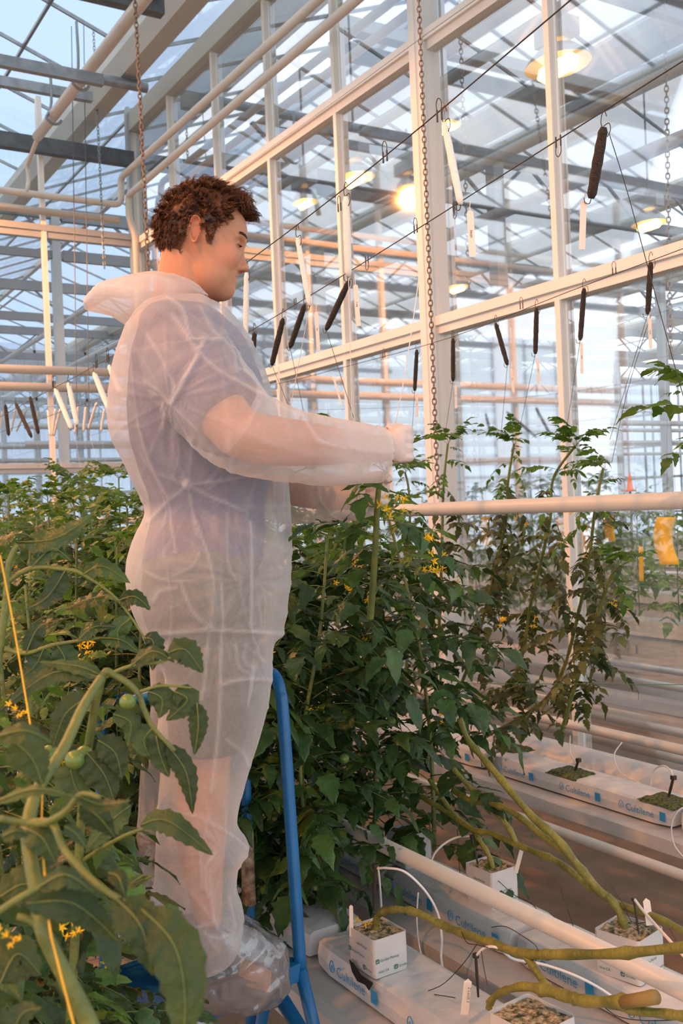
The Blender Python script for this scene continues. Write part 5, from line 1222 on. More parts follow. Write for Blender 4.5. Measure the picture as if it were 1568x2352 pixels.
t4 = bare('leafless stem lying from the right edge to the foliage above the middle block', [
    ([(1660, 2180, 1.80), (1568, 2138, 1.80), (1500, 2104, 1.795), (1420, 2076, 1.79), (1345, 2030, 1.79), (1285, 1982, 1.785), (1225, 1956, 1.78), (1185, 1940, 1.775), (1130, 1915, 1.77), (1085, 1905, 1.765), (1020, 1862, 1.76), (960, 1825, 1.755)], [.0085, .0085, .0085, .008, .0075]),
    ([(1188, 1942, 1.777), (1160, 1890, 1.775), (1110, 1840, 1.77), (1075, 1805, 1.765), (1040, 1765, 1.76)], [.0075, .007, .0065])], seed=4)
t5 = bare('leafless stem growing from the mossy middle block up left', [
    ([(1132, 1996, 1.785), (1122, 1965, 1.785), (1104, 1935, 1.783), (1085, 1908, 1.78), (1040, 1868, 1.775), (1010, 1825, 1.77), (985, 1790, 1.765)], [.0075, .0075, .007, .0065])], seed=5)
m = MB(); m.tube([V(1430, 2302, 1.347), V(1506, 2290, 1.352)], [.0118, .0128], 12); m.build('cut_end', 'stem_scar', t2, smooth=True)
flower_cluster(thing('fallen_flowers', V(843, 2110, 1.30), 'yellow flowers lying on the small block beside the platform post', 'flowers'), (0, 0, 0.006), .028, 5, 5, 'blossom')
# ---- foreground plants at left
def ribbon(g, pts, hw, seed=0, n=16, fold=.2, twist=0.0):
    """leaf blade along a path (world points) with half width hw (m)"""
    S_ = smooth_path([Vector(p) for p in pts], 5); A = np.array([tuple(p) for p in S_]); cum = np.concatenate(([0], np.cumsum(np.linalg.norm(np.diff(A, axis=0), axis=1)))); s = np.linspace(0, 1, n+1)
    C_ = np.stack([np.interp(s*cum[-1], cum, A[:, c]) for c in range(3)], 1); r = np.random.RandomState(seed)
    w_ = hw*np.power(np.sin(np.pi*np.power(s, .70)), .80)*(1-.15*s); w_[0] = hw*.10; w_[-1] = hw*.02; w_[1:-1] *= 1+.13*((np.arange(1, n) % 2)*2-1)*r.uniform(.4, 1, n-1)
    vs = []
    camv = np.array((0, 0, CH))
    for i in range(n+1):
        T = C_[min(i+1, n)]-C_[max(i-1, 0)]; T /= np.linalg.norm(T); view = camv-C_[i]; view /= np.linalg.norm(view); up = np.array((0, 0, 1.0))
        nrm = view*math.cos(twist)+up*math.sin(twist); sd = np.cross(T, nrm); sd /= max(np.linalg.norm(sd), 1e-6); nn_ = np.cross(sd, T); wv = .12*hw*math.sin(i*1.6+seed)
        for a, h in ((-1, fold), (-.5, fold*.62), (0, 0), (.5, fold*.62), (1, fold)): vs.append(C_[i]+sd*a*w_[i]+nn_*(h*w_[i]*-1+wv*a))
    f = [(i*5+q, (i+1)*5+q, (i+1)*5+q+1, i*5+q+1) for i in range(n) for q in range(4)]
    g.add(np.array(vs), np.array(f))
def hero(label, d0, stems, leaves, mat, flowers=(), fruits=()):
    b0 = D(*stems[0][0][0][:2], d0); t = thing('tomato_plant', b0, label, 'tomato plant'); B0 = np.array(b0)
    m = MB()
    for path, r in stems:
        S_ = smooth_path([D(p[0], p[1], p[2] if len(p) > 2 else d0) for p in path], 6); m.tube(S_, lerp_list([q for q in r], len(S_)), 12)
    m.build('stem', 'stem', t, smooth=True); g = G()
    for i, (pts, hwpx, tw) in enumerate(leaves):
        dd = pts[0][2] if len(pts[0]) > 2 else d0
        ribbon(g, [D(p[0], p[1], p[2] if len(p) > 2 else d0) for p in pts], hwpx*dd/F, i, twist=tw)
    obj_np('leaves', g.arr()-B0, g.Fq, mat, t)
    m = MB()
    for i, (pts, hwpx, tw) in enumerate(leaves):
        S_ = [q*0.998+Vector((0, 0, CH))*0.002 for q in smooth_path([D(p[0], p[1], p[2] if len(p) > 2 else d0) for p in pts], 5)]; m.tube(S_, lerp_list([.0009, .0006, .0003], len(S_)), 5)
    m.build('leaf_midrib', 'stem', t, smooth=True)['kind'] = 'stuff'
    for i, (px, py, d, s) in enumerate(flowers): flower_cluster(t, np.array(D(px, py, d))-B0, s, 50+i, 6)
    for (px, py, d, r) in fruits:
        q = MB(); q.sphere(D(px, py, d), r, 16, 12, (1, 1, .93)); q.build('green_tomato', 'fruit', t, smooth=True)
    return t
dA = .82
hero('big tomato plant closest to the camera at lower left, thick pale stem and drooping leaves', dA, [
    ([(262, 2500), (205, 2352), (165, 2270), (118, 2180), (95, 2125), (84, 2050, .84), (68, 1960, .86), (64, 1900, .87), (78, 1835, .9), (100, 1790, .93), (148, 1715, .98), (190, 1625, 1.03), (232, 1558, 1.08)], [.0085, .0072, .0066, .0062, .0062, .0058, .0055, .0048]),
    ([(72, 1890, .87), (120, 1893, .85), (150, 1955, .83), (215, 2025, .81), (290, 2075, .79), (345, 2100, .78)], [.0036, .0032, .0030, .0022]),
    ([(100, 1893, .85), (150, 1865, .84), (185, 1825, .83), (230, 1832, .82)], [.0032, .0026, .0018]), ([(0, 1880, .84), (60, 1890, .85), (110, 1892, .85)], [.003, .003]),
    ([(-20, 2105, .78), (40, 2065, .78), (90, 2038, .79), (150, 2015, .8)], [.0028, .0024, .0015]), ([(95, 2130, .82), (65, 2112, .82), (40, 2105, .82)], [.0035, .003, .0028])],
    [([(268, 2065, .79), (325, 2130, .77), (350, 2240, .77)], 54, .2), ([(325, 2088, .78), (400, 2170, .76), (425, 2300, .75), (412, 2440, .75)], 62, .15),
     ([(88, 2038, .79), (150, 2008, .79), (215, 2050, .80)], 34, .9), ([(60, 2075, .79), (170, 2075, .80), (275, 2165, .81)], 46, .1), ([(-20, 1845, .8), (80, 1812, .8), (180, 1832, .81)], 22, 1.1), ([(178, 1828, .83), (235, 1848, .83), (298, 1838, .82)], 26, 1.0),
     ([(185, 1845, .86), (230, 1880, .87), (265, 1925, .88)], 32, .1), ([(-10, 1692, .85), (60, 1678, .85), (122, 1708, .86)], 32, .8), ([(30, 1700, .87), (75, 1745, .88), (98, 1805, .88)], 48, .2),
     ([(62, 1905, .86), (98, 1925, .85), (128, 1985, .85)], 38, .4), ([(4, 1922, .82), (35, 1908, .82), (68, 1915, .83)], 26, .9), ([(250, 2005, .82), (272, 2015, .81), (288, 2062, .80)], 22, .5), ([(148, 1898, .84), (175, 1915, .84), (198, 1948, .84)], 18, .6),
     ([(0, 2060, .95), (60, 2030, .96), (110, 2080, .97)], 50, .5), ([(0, 2260, .9), (40, 2190, .92), (95, 2240, .93)], 60, .6), ([(20, 2400, .8), (50, 2330, .8), (95, 2315, .8)], 40, .5)], 'leaf_near', flowers=[(20, 2155, .83, .010)])
dB = 1.22
hero('tomato plant with serrated leaves hanging before the white legs, beside the yellow twine', dB, [
    ([(150, 2500, 1.3), (170, 2200, 1.3), (185, 1900, 1.28), (205, 1700, 1.25), (235, 1556), (262, 1550), (312, 1586), (332, 1632), (352, 1672), (402, 1725)], [.006, .006, .0055, .005, .0042, .0036, .003, .0024]),
    ([(238, 1556), (300, 1530), (370, 1520), (400, 1505)], [.003, .002, .0015]), ([(320, 1590), (370, 1575), (440, 1580)], [.0025, .0018, .001]), ([(170, 1990, 1.3), (230, 1950, 1.26), (290, 1918, 1.2), (335, 1902, 1.18)], [.003, .0025, .002])],
    [([(385, 1500), (425, 1492), (466, 1545)], 36, .5), ([(340, 1588), (372, 1605), (366, 1650)], 32, .1), ([(400, 1588), (430, 1608), (382, 1655)], 32, .2), ([(452, 1615), (455, 1670), (446, 1735)], 24, .1), ([(352, 1672), (330, 1700), (345, 1742)], 32, .2),
     ([(358, 1690), (368, 1735), (388, 1785)], 30, .1), ([(385, 1712), (428, 1775), (442, 1870)], 27, .2), ([(322, 1895, 1.18), (385, 1885, 1.17), (490, 1965, 1.16)], 30, .35), ([(235, 1556), (120, 1545), (-10, 1640)], 26, .6), ([(240, 1555), (180, 1530), (90, 1520)], 22, .8),
     ([(300, 1530), (350, 1495), (400, 1520)], 26, .9), ([(205, 1600), (150, 1640), (120, 1720)], 34, .3), ([(260, 1640), (300, 1660), (292, 1715)], 26, .2), ([(225, 1700), (265, 1730), (280, 1790)], 36, .2), ([(200, 1730), (240, 1780), (262, 1840)], 46, .15), ([(160, 1750), (170, 1800), (200, 1850)], 46, .2),
     ([(300, 1850, 1.25), (250, 1890, 1.25), (195, 1960, 1.25)], 32, .4), ([(330, 2010, 1.25), (300, 2030, 1.25), (355, 2010, 1.25)], 14, .6), ([(375, 2080, 1.2), (395, 2120, 1.2), (410, 2190, 1.2)], 30, .3), ([(400, 2120, 1.2), (430, 2180, 1.2), (425, 2230, 1.2)], 26, .3)], 'leaf_near',
    flowers=[(40, 1632, 1.2, .012), (150, 2130, 1.2, .016)], fruits=[(113, 1732, 1.25, .012), (172, 1745, 1.22, .0125), (193, 1733, 1.24, .0115), (293, 1612, 1.2, .010)])
hero('dull broad-leaved tomato plant at left, its long petiole reaching towards the coverall seat', 1.45, [
    ([(-30, 1700), (0, 1480), (12, 1400), (20, 1300), (40, 1250)], [.007, .006, .005, .004]), ([(5, 1345), (70, 1306), (150, 1308), (195, 1322), (270, 1378), (335, 1470)], [.0042, .0036, .003, .0022, .0015]), ([(10, 1490), (60, 1500), (130, 1480), (230, 1465)], [.0042, .003, .002])],
    [([(40, 1245), (130, 1235), (215, 1180)], 30, .5), ([(70, 1306), (120, 1260), (165, 1290)], 22, .7), ([(190, 1320), (235, 1300), (300, 1340)], 26, .6), ([(150, 1310), (110, 1370), (60, 1400)], 30, .6), ([(250, 1365), (190, 1380), (150, 1400)], 26, .9), ([(270, 1380), (310, 1370), (345, 1400)], 24, .6), ([(300, 1420), (270, 1450), (280, 1500)], 24, .3), ([(330, 1465), (352, 1475), (350, 1540)], 26, .3), ([(100, 1490), (80, 1530), (40, 1560)], 34, .5), ([(130, 1480), (150, 1520), (130, 1580)], 34, .3), ([(60, 1500), (90, 1440), (150, 1420)], 26, .8), ([(-20, 1250), (40, 1225), (75, 1235)], 20, 1.0), ([(180, 1470), (215, 1440), (265, 1440)], 22, .8), ([(230, 1465), (280, 1470), (320, 1500)], 24, .7), ([(20, 1300), (-10, 1330), (-40, 1400)], 34, .5)], 'leaf')
LABF = ['bushy foreground tomato plant at the left edge, behind the thick pale stem', 'bushy tomato plant standing between the left edge and the blue handrail', 'bushy tomato plant directly left of the white coverall legs', 'tomato plant at the left edge with large dull leaves at hip height of the person', 'low tomato plant under the large foreground leaves at the bottom left', 'tomato plant rising left behind the blue handrail', 'tomato plant at the left edge behind the yellow twine']
for i, (px, py, d, z1) in enumerate(((-30, 1700, 1.55, 1.38), (75, 1750, 1.85, 1.36), (150, 1700, 2.15, 1.32), (0, 1500, 1.85, 1.48), (110, 2100, 1.5, .95), (70, 1500, 2.35, 1.50), (-90, 1500, 1.35, 1.40))):
    q = D(px, py, d)
    tomato_plant([(q.x, q.y, .55), (q.x+.02, q.y, .9), (q.x, q.y+.02, z1)], LABF[i], 'leaf' if i != 3 else 'leaf_old', 32, (.15, .25), 600+i, flowers=2, fruits=1 if i in (1, 3) else 0, pitch=(-.2, .5), start=.02, toptuft=False)
# plants in the left middle distance, behind the person's back
for i, (px, d, z1) in enumerate(((60, 3.0, 1.58), (170, 3.3, 1.62), (260, 3.0, 1.56), (110, 3.9, 1.72), (220, 4.2, 1.75), (20, 4.3, 1.76), (290, 3.7, 1.68), (310, 2.75, 1.40))):
    q = D(px, 1400, d)
    tomato_plant([(q.x, q.y, .55), (q.x, q.y, 1.1), (q.x+.02, q.y, z1)], ['leafy plant low at far left, short of the tall row', 'leafy plant behind the hip of the coverall', 'leafy plant close behind the seat of the coverall', 'taller leafy plant left of the hanging spools', 'taller leafy plant right below the hanging white rods', 'taller leafy plant at the left frame edge', 'leafy plant with top just behind the elbow-high back of the coverall', 'dark leafy plant right behind the coverall thigh'][i], 'leaf', 34, (.20, .32), 700+i, flowers=2, start=.05)
# single leaves entering at the right edge
tomato_plant([V(1660, 1120, 2.0), V(1640, 1000, 2.0), V(1610, 930, 2.0), V(1590, 905, 2.0)], 'tomato shoot poking in at the right frame edge above the pipe', 'leaf_young', 6, (.12, .20), 880, flowers=0, start=.5)
# ---- young crop beyond the glass
NP = {}
def far_plant(v, u, seed, label, h=0.85):
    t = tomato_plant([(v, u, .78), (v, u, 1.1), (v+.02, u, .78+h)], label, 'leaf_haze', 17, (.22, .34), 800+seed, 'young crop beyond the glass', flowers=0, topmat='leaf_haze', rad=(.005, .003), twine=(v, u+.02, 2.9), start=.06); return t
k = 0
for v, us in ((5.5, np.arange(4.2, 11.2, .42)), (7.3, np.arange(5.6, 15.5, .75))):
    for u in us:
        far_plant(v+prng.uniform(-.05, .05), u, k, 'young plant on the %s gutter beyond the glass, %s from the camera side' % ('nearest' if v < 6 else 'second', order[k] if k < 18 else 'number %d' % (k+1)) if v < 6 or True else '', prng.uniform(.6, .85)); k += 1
    k = 0 if v < 6 else k
# ================================================================== WIRES, SPOOLS, TAGS, CHAINS
def wire(pts, label, r=0.0016):
    b = MB(); b.tube(smooth_path(pts, 4), r, 6); return tag(b.build('support_wire', 'black_wire', smooth=True), label, 'wire')
wire([V(1420, -90, 1.35), V(1310, 0, 1.35), V(870, 370, 1.35), V(570, 600, 1.35), V(300, 790, 1.35), V(200, 850, 1.35), V(60, 925, 1.35), V(-40, 980, 1.35)], 'dark wire carrying the white twine rods, crossing behind the face')
wire([V(1700, 56, 1.75), V(1568, 140, 1.75), V(1275, 325, 1.75), V(840, 600, 1.75), V(575, 760, 1.75), V(400, 850, 1.75), V(100, 960, 1.75), V(-40, 1005, 1.75)], 'dark wire carrying the row of big black twine spools')
wire([V(1700, 520, 2.85), V(1568, 571, 2.85), V(1300, 672, 2.85), V(1035, 775, 2.85), V(794, 842, 2.85), V(620, 885, 2.85), V(420, 918, 2.85), V(250, 931, 2.85), V(120, 934, 2.85), V(-40, 937, 2.85)], 'dark wire in front of the glass carrying the small black spools')
wire([V(1200, -80, 3.85), V(1090, 0, 3.85), V(970, 85, 3.85), V(784, 222, 3.85), V(520, 412, 3.85)], 'taut dark wire running along the top rail of the glass wall')
b = MB(); b.tube([V(1060, 1570, 2.45), V(1320, 1571, 2.35), V(1640, 1573, 2.25)], 0.0011, 5); tag(b.build('guide_twine', 'green_twine'), 'thin green twine stretched low in front of the glass', 'twine')
b = MB(); b.tube([V(1310, 1336, 4.3), V(1640, 1356, 4.3)], 0.0015, 5); tag(b.build('guide_twine', 'green_twine'), 'thin green twine just behind the glass at the right edge', 'twine')

def spool(a, e, v, r, mat, label, group, line_to=None, wire_py=None):
    a, e = V(*a, v), V(*e, v); t = thing('twine_spool', a, label, 'twine spool', group); ax = (e-a)
    m = MB(); n = 14; pts = [a.lerp(e, i/n) for i in range(n+1)]; m.tube(pts, [r*(0.55 if i in (0, n) else 0.86+0.14*math.sin(pi*i/n)+0.05*math.sin(i*2.1)) for i in range(n+1)], 10)
    m.build('wound_twine', mat, t, smooth=True)
    h = MB(); up = Vector((0, 0, 1)); top = a+up*0.030; sd = Vector((0, 1, 0))
    h.tube(smooth_path([a-ax.normalized()*-0.004, a+up*0.012+sd*0.008, top+sd*0.004, top+up*0.006-sd*0.004, top-sd*0.010-up*0.008], 4), 0.0012, 5)
    h.tube(smooth_path([a+up*0.002, a+up*0.004-sd*0.016, a-up*0.012-sd*0.020, a-up*0.026-sd*0.010], 4), 0.0011, 5)
    h2 = MB(); h2.tube(smooth_path([e, e-up*0.010+sd*0.006, e-up*0.004+sd*0.020, e+up*0.008+sd*0.022], 4), 0.0012, 5)
    h.build('hook', 'black_wire', t); h2.build('end_hook', 'black_wire', t)
    if line_to is not None:
        l = MB(); l.tube([e, V(*line_to)], 0.0010, 5); l.build('hanging_twine', mat if mat == 'white_twine' else 'black_wire', t)
    return t
def tag_label(a, e, v, wd, label, writing=None):
    a, e = V(*a, v), V(*e, v); ax = (e-a).normalized(); nd = -_f; sd = ax.cross(nd).normalized(); L = (e-a).length
    m = MB(); c = 0.25*wd; th = nd*0.0006; poly = [(-wd/2+c, 0), (wd/2-c, 0), (wd/2, c), (wd/2, L-c*.5), (wd/2-c*.5, L), (-wd/2+c*.5, L), (-wd/2, L-c*.5), (-wd/2, c)]
    f_ = [a+sd*x+ax*y+th for x, y in poly]; b_ = [a+sd*x+ax*y-th for x, y in poly]; n = len(poly)
    m.add(f_+b_, [tuple(range(n)), tuple(reversed(range(n, 2*n)))]+[(i, n+i, n+(i+1) % n, (i+1) % n) for i in range(n)])
    m.tube(smooth_path([a+ax*0.006-sd*.001, a-ax*0.008, a-ax*0.02-sd*.002], 3), 0.0008, 5)
    o = tag(m.build('plant_tag', 'pale_tag'), label, 'tag')
    if writing:
        w_ = MB(); text_mb(w_, writing, wd*0.62, a+ax*L*0.42+sd*(wd*0.18 if True else 0), ax, nd.cross(ax), lift=0.0012); w_.build('writing', 'ink', o)
    return o
GB = 'black twine spools on the wire of the second line'
spool((1386, 292), (1357, 456), 1.75, .0125, 'black_twine', 'large black twine spool at upper right, nearest to the camera', GB)
spool((801, 646), (749, 757), 1.75, .0105, 'black_twine', 'black spool hanging right of the white rod at the slim glazing bar', GB, (812, 960, 1.78))
spool((700, 700), (666, 798), 1.75, .0105, 'black_twine', 'black spool hanging in the middle of the three in front of the face', GB, (700, 960, 1.78))
spool((650, 732), (624, 838), 1.75, .0110, 'black_twine', 'black spool hanging over the slim bar, nearest to the chest', GB, (690, 1000, 1.78))
spool((584, 764), (581, 822), 1.75, .0100, 'black_twine', 'black spool half hidden behind the chest of the coverall', GB)
GW = 'white twine rods on the wire behind the face'
spool((1020, 282), (1058, 470), 1.35, .0085, 'white_twine', 'pale twine rod hanging across the lit column', GW)
spool((794, 452), (800, 636), 1.35, .0100, 'white_twine', 'pale twine rod hanging in front of the slim bar right of the face', GW, (808, 960, 1.38))
spool((683, 547), (711, 702), 1.35, .0080, 'white_twine', 'pale leaning twine rod between nose and slim bar', GW, (668, 930, 1.38))
spool((566, 626), (564, 782), 1.35, .0085, 'white_twine', 'pale twine rod just below the nose', GW)
GS = 'small black spools on the wire in front of the glass'
for (a, e, lab, to) in (((957, 803), (952, 898), 'small black spool just left of the lit column', (945, 1010, 2.87)), ((1040, 777), (1040, 876), 'small black spool just right of the lit column', (1020, 1010, 2.87)), ((1138, 743), (1165, 838), 'small black spool leaning, between column and slim bar', (1150, 1000, 2.87)),
                        ((1232, 708), (1229, 813), 'small black spool left of the right slim bar', (1190, 1000, 2.87)), ((1341, 662), (1332, 782), 'small black spool just right of the right slim bar', (1300, 990, 2.87)), ((1494, 602), (1487, 722), 'small black spool at the right edge before the rail', (1400, 1010, 2.87))):
    spool(a, e, 2.85, .0105, 'black_twine', lab, GS, to)
GL = 'twine spools hanging at far left'
for (a, e, v, mt, lab) in (((12, 930), (20, 1000), 1.75, 'black_twine', 'black spool nearest to the left frame edge'), ((36, 926), (72, 1003), 1.75, 'black_twine', 'slanting black spool near the left edge'), ((69, 912), (88, 995), 1.75, 'black_twine', 'black spool right of the slanting one at left'),
                           ((127, 894), (164, 984), 1.35, 'white_twine', 'slanting pale rod right of the black spools at left'), ((157, 880), (177, 976), 1.35, 'white_twine', 'pale rod beside the slanting one at left'), ((216, 857), (250, 940), 1.35, 'white_twine', 'pale rod next to the back of the coverall'), ((251, 840), (275, 900), 1.35, 'white_twine', 'pale rod half hidden by the back of the coverall')):
    spool(a, e, v, .0125 if mt == 'white_twine' else .014, mt, lab, GL)
for i, (a, e) in enumerate((((5, 945), (1, 985)), ((36, 940), (26, 990)), ((60, 942), (38, 990)), ((88, 944), (80, 985)), ((110, 942), (115, 1000)), ((127, 940), (120, 1000)), ((138, 940), (124, 1000)), ((180, 932), (172, 995)), ((197, 935), (192, 990)), ((222, 925), (203, 985)), ((240, 940), (232, 990)))):
    spool(a, e, 2.86, .013, 'white_twine', 'distant pale twine rod at left, %s from the frame edge' % order[i], 'distant pale rods at left', (a[0]+4, 1075, 2.9))
for (a, e, v, wd, lab, wr) in (((1079, 484), (1085, 590), 1.35, .0140, 'pale tag with dark handwriting below the rod on the column', 'Iwan'), ((1340, 462), (1336, 573), 1.75, .0150, 'pale blank tag below the large black spool', None), ((816, 654), (823, 749), 1.35, .0115, 'pale tag with handwriting below the rod at the slim bar', 'I wij'),
                              ((726, 716), (731, 806), 1.35, .0095, 'pale tag below the leaning pale rod', 'Ivo'), ((957, 906), (958, 957), 2.85, .0115, 'pale tag under the small spool left of the column', 'Lui'), ((1046, 884), (1047, 938), 2.85, .0115, 'pale tag under the small spool right of the column', 'Ian'), ((1174, 846), (1179, 901), 2.85, .0115, 'pale tag under the leaning small spool', 'Lin'),
                              ((1234, 822), (1237, 881), 2.85, .0115, 'pale tag under the small spool left of the right bar', 'Cari'), ((1335, 787), (1336, 858), 2.85, .0115, 'pale tag under the small spool right of the right bar', 'Casi'), ((1491, 728), (1494, 800), 2.85, .0125, 'pale tag under the small spool at the right edge', 'Carli'),
                              ((500, 800), (497, 850), 2.85, .012, 'pale tag behind the chest', None) if False else ((640, 842), (641, 905), 2.85, .010, 'pale tag just right of the chest of the coverall', None), ((766, 868), (784, 930), 2.85, .010, 'pale slanting tag above the far wrist', None)):
    tag_label(a, e, v, wd, lab, wr)
# wire clips
def clip(px, py, v, label, s=1.0, up=1):
    c = V(px, py, v); m = MB()
    for dy in (-.006, .010):
        m.tube([c+Vector((0, dy*s, -.014*s*up)), c+Vector((0, dy*s, .012*s*up))], .0022*s, 6)
    m.tube(smooth_path([c+Vector((0, .010, .010*up))*s, c+Vector((0, .012, .026*up))*s, c+Vector((0, .004, .036*up))*s, c+Vector((0, -.006, .026*up))*s, c+Vector((0, -.006, .008*up))*s], 4), .0011*s, 5)
    return tag(m.build('wire_clip', 'black_wire'), label, 'clip', 'spring clips on the wires')
for px, py, v, s, up, lab in ((885, 358, 1.35, 1, 1, 'black clip on the wire between slim bar and lit column'), (1010, 262, 1.35, 1, 1, 'black clip on the wire in front of the lit column'), (1283, 325, 1.75, 1, -1, 'black clip on the wire crossing the right slim bar'), (1045, 475, 1.75, .9, -1, 'black clip beside the handwritten tag'),
                              (955, 525, 1.75, .9, 1, 'black clip on the wire just left of the lit column'), (843, 597, 1.75, .9, -1, 'black clip on the wire right of the slim bar'), (780, 475, 1.35, .8, 1, 'black clip left of the pale rod at the slim bar'), (678, 692, 1.75, .8, -1, 'black clip above the middle black spool'), (1198, 702, 2.85, 1, 1, 'small clip on the glass-side wire left of the right slim bar'), (1411, 622, 2.85, 1, 1, 'small clip on the glass-side wire right of the right slim bar'), (882, 816, 2.85, 1, 1, 'small clip on the glass-side wire left of the column'), (635, 888, 2.85, 1, 1, 'small clip on the glass-side wire beside the sleeve'), (122, 882, 1.35, 1.2, 1, 'black clip on the wire at left above the slanting rod'), (222, 836, 1.35, 1.2, 1, 'black clip on the wire next to the back of the coverall'), (248, 822, 1.35, 1.2, 1, 'black clip on the wire touching the back of the coverall')):
    clip(px, py, v, lab, s, up)
# loose twines
def twine(pts, mat, label, r=.0011):
    b = MB(); b.tube(smooth_path(pts, 5), r, 5); return tag(b.build('twine', mat), label, 'twine')
twine([V(968, 590, 1.30), V(945, 760, 1.28), V(922, 900, 1.265), V(906, 985, 1.26)], 'white_twine', 'pale twine held taut by the raised hand')
twine([V(1398, 305, 1.75), V(1440, 440, 1.77), V(1500, 660, 1.8), V(1560, 880, 1.83), V(1600, 1010, 1.85)], 'black_wire', 'long dark twine slanting from the big black spool to the right edge')
twine([V(1494, 724, 2.85), V(1440, 900, 2.87), V(1405, 1060, 2.87)], 'black_wire', 'dark twine running down from the right edge spool')
twine([D(0, 1275, 1.1), D(28, 1420, 1.1), D(62, 1620, 1.08), D(80, 1730, 1.05)], 'yellow_twine', 'yellow twine at the left edge', .0010)
twine([D(100, 1770, .92), D(96, 1900, .88), D(112, 2110, .80), D(130, 2200, .79), D(170, 2355, .77)], 'yellow_twine', 'yellow twine winding along the thick pale stem', .0009)
for pts, lab in (([(1130, 2010, 1.77), (1180, 2055, 1.75), (1220, 2075, 1.72), (1245, 2110, 1.70)], 'black twine lying over the mossy middle block'), ([(1050, 1905, 1.78), (1052, 1960, 1.78), (1057, 2015, 1.76)], 'black twine hanging left of the mossy block'), ([(1285, 2035, 1.78), (1300, 2080, 1.78), (1320, 2140, 1.76)], 'black twine hanging from the stem to the right block'),
                 ([(1095, 2168, 1.335), (1062, 2215, 1.33), (1010, 2265, 1.33), (945, 2286, 1.33), (990, 2284, 1.33), (1045, 2292, 1.33)], 'black twine looping down to the white slab'), ([(1060, 2140, 1.34), (1072, 2165, 1.335), (1095, 2170, 1.335), (1120, 2176, 1.335)], 'black twine knot under the arching stem'), ([(1128, 2130, 1.36), (1160, 2128, 1.36), (1200, 2150, 1.36), (1232, 2175, 1.36), (1230, 2200, 1.36), (1205, 2215, 1.36)], 'black twine loop around the arching stem'),
                 ([(1105, 2185, 1.335), (1112, 2230, 1.335), (1120, 2265, 1.335)], 'black twine beside the front drip stake'), ([(1390, 2315, 1.35), (1420, 2335, 1.35), (1480, 2344, 1.36), (1568, 2342, 1.37)], 'black twine under the cut stem at the bottom right'), ([(1400, 2030, 1.78), (1430, 2075, 1.78), (1455, 2120, 1.78), (1520, 2115, 1.80), (1560, 2175, 1.8)], 'black twine around the right block stem')):
    twine([V(*p) for p in pts], 'black_wire', lab, .0010)
# ---- chains
def chain(p0, p1, pitch, r, mat, label):
    p0, p1 = Vector(p0), Vector(p1); L = (p1-p0).length; n = int(L/pitch); d = (p1-p0).normalized(); a = d.orthogonal().normalized(); b2 = d.cross(a); m = MB()
    for i in range(n):
        c = p0+d*(i+.5)*pitch; s_ = a if i % 2 else b2; hl, hw = pitch*.68, pitch*.36; pts = []
        for k in range(9): t = 2*pi*k/8; pts.append(c+d*hl*math.cos(t)+s_*hw*math.sin(t))
        m.tube(pts, r, 5, cap=False)
    return tag(m.build('chain', mat), label, 'chain')
chain(D(308, -40, 6.4), D(342, 640, 6.2), .034, .0045, 'rust_chain', 'rusty chain hanging at upper left beside the corner column')
chain(D(959, -60, 3.85), D(1006, 1152, 3.82), .021, .0026, 'rust_chain', 'rusty chain hanging along the left edge of the lit column down to the pipe')
chain(V(1050, -130, 4.55), V(1090, 1060, 4.55), .034, .0042, 'galvanised', 'grey chain hanging behind the glass right of the lit column')
chain(V(1526, -30, 5.4), V(1540, 820, 5.4), .036, .0045, 'galvanised', 'grey chain hanging behind the glass at the right edge')
chain(U(214, 60, 10.4), U(240, 620, 10.4), .036, .0042, 'galvanised', 'grey chain hanging at the end wall over the cream pipes')
for px, y0, y1, lab in ((192, 50, 1000, 'thin drop cord at the end wall, right one'), (164, 60, 1000, 'thin drop cord at the end wall, left one')):
    b = MB(); b.tube([U(px, y0, 10.3), U(px+13, y1, 10.3)], .005, 5); tag(b.build('drop_cord', 'dark_steel'), lab, 'cord')
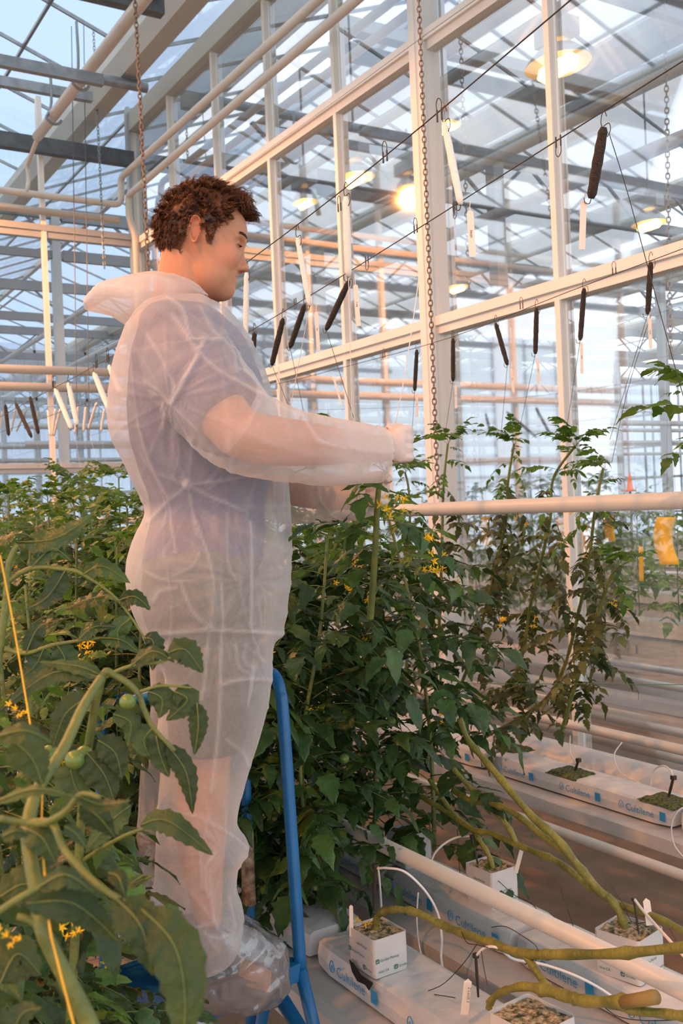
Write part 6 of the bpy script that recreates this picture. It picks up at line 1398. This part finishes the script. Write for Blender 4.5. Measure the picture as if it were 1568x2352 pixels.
# ---- yellow sticky cards beyond the glass
def card(px0, py0, px1, py1, v, label, bow=.03):
    n = 10; m = MB(); vs = []; fs = []
    for i in range(n+1):
        t = i/n; y = py0+(py1-py0)*t; sh = -22*math.sin(pi*min(1, t*1.05))*bow/.03+8*t
        A = V(px0+sh*(px1-px0)/50, y, v); B = V(px1+sh*(px1-px0)/50, y, v); off = Vector((1, 0, 0))*bow*math.sin(pi*t)
        vs += [A+off, B+off]
    fs = [(2*i, 2*i+1, 2*i+3, 2*i+2) for i in range(n)]; m.add(vs, fs); o = m.build('sticky_card', 'yellow_card', smooth=True)
    sb = MB(); A = V((px0+px1)/2+2, py0+2, v); sb.tube([A, (4.7, A.y, 2.9)], .0012, 5); sb.build('string', 'black_wire', o)
    md = o.modifiers.new('thickness', 'SOLIDIFY'); md.thickness = 0.0015
    return tag(o, label, 'sticky card')
card(1508, 1188, 1552, 1297, 4.62, 'big curved yellow sticky card beyond the glass at the right edge')
card(1387, 1184, 1409, 1244, 4.7, 'yellow sticky card beyond the glass beside the leaf tips, second from right')
card(1277, 1190, 1296, 1254, 4.75, 'yellow sticky card beyond the glass between the plant stems', .01)
card(1333, 1205, 1350, 1290, 4.75, 'narrow yellow sticky card beyond the glass behind the right stem', .01)
card(1104, 1188, 1124, 1256, 4.8, 'yellow sticky card beyond the glass right of the lit column', .01)
card(736, 1190, 749, 1228, 4.8, 'small yellow sticky card beyond the glass under the far hand', .005)
card(1466, 1255, 1476, 1335, 5.2, 'narrow yellow strip hanging beyond the glass', .005)
q = V(1446, 1108, 8.0); m = MB(); m.tube([q+Vector((0, 0, .10)), q+Vector((0, 0, -.08))], [.008, .035], 14); m.span((q.x-.045, q.y-.045, q.z-.095), (q.x+.045, q.y+.045, q.z-.08)); cn_ = tag(m.build('marker_cone', 'cone_orange'), 'small orange cone far behind the glass', 'cone'); m = MB(); m.tube([(q.x, q.y, 0), (q.x, q.y, q.z-.09)], .012, 8); m.build('pole', 'mid_grey', cn_)
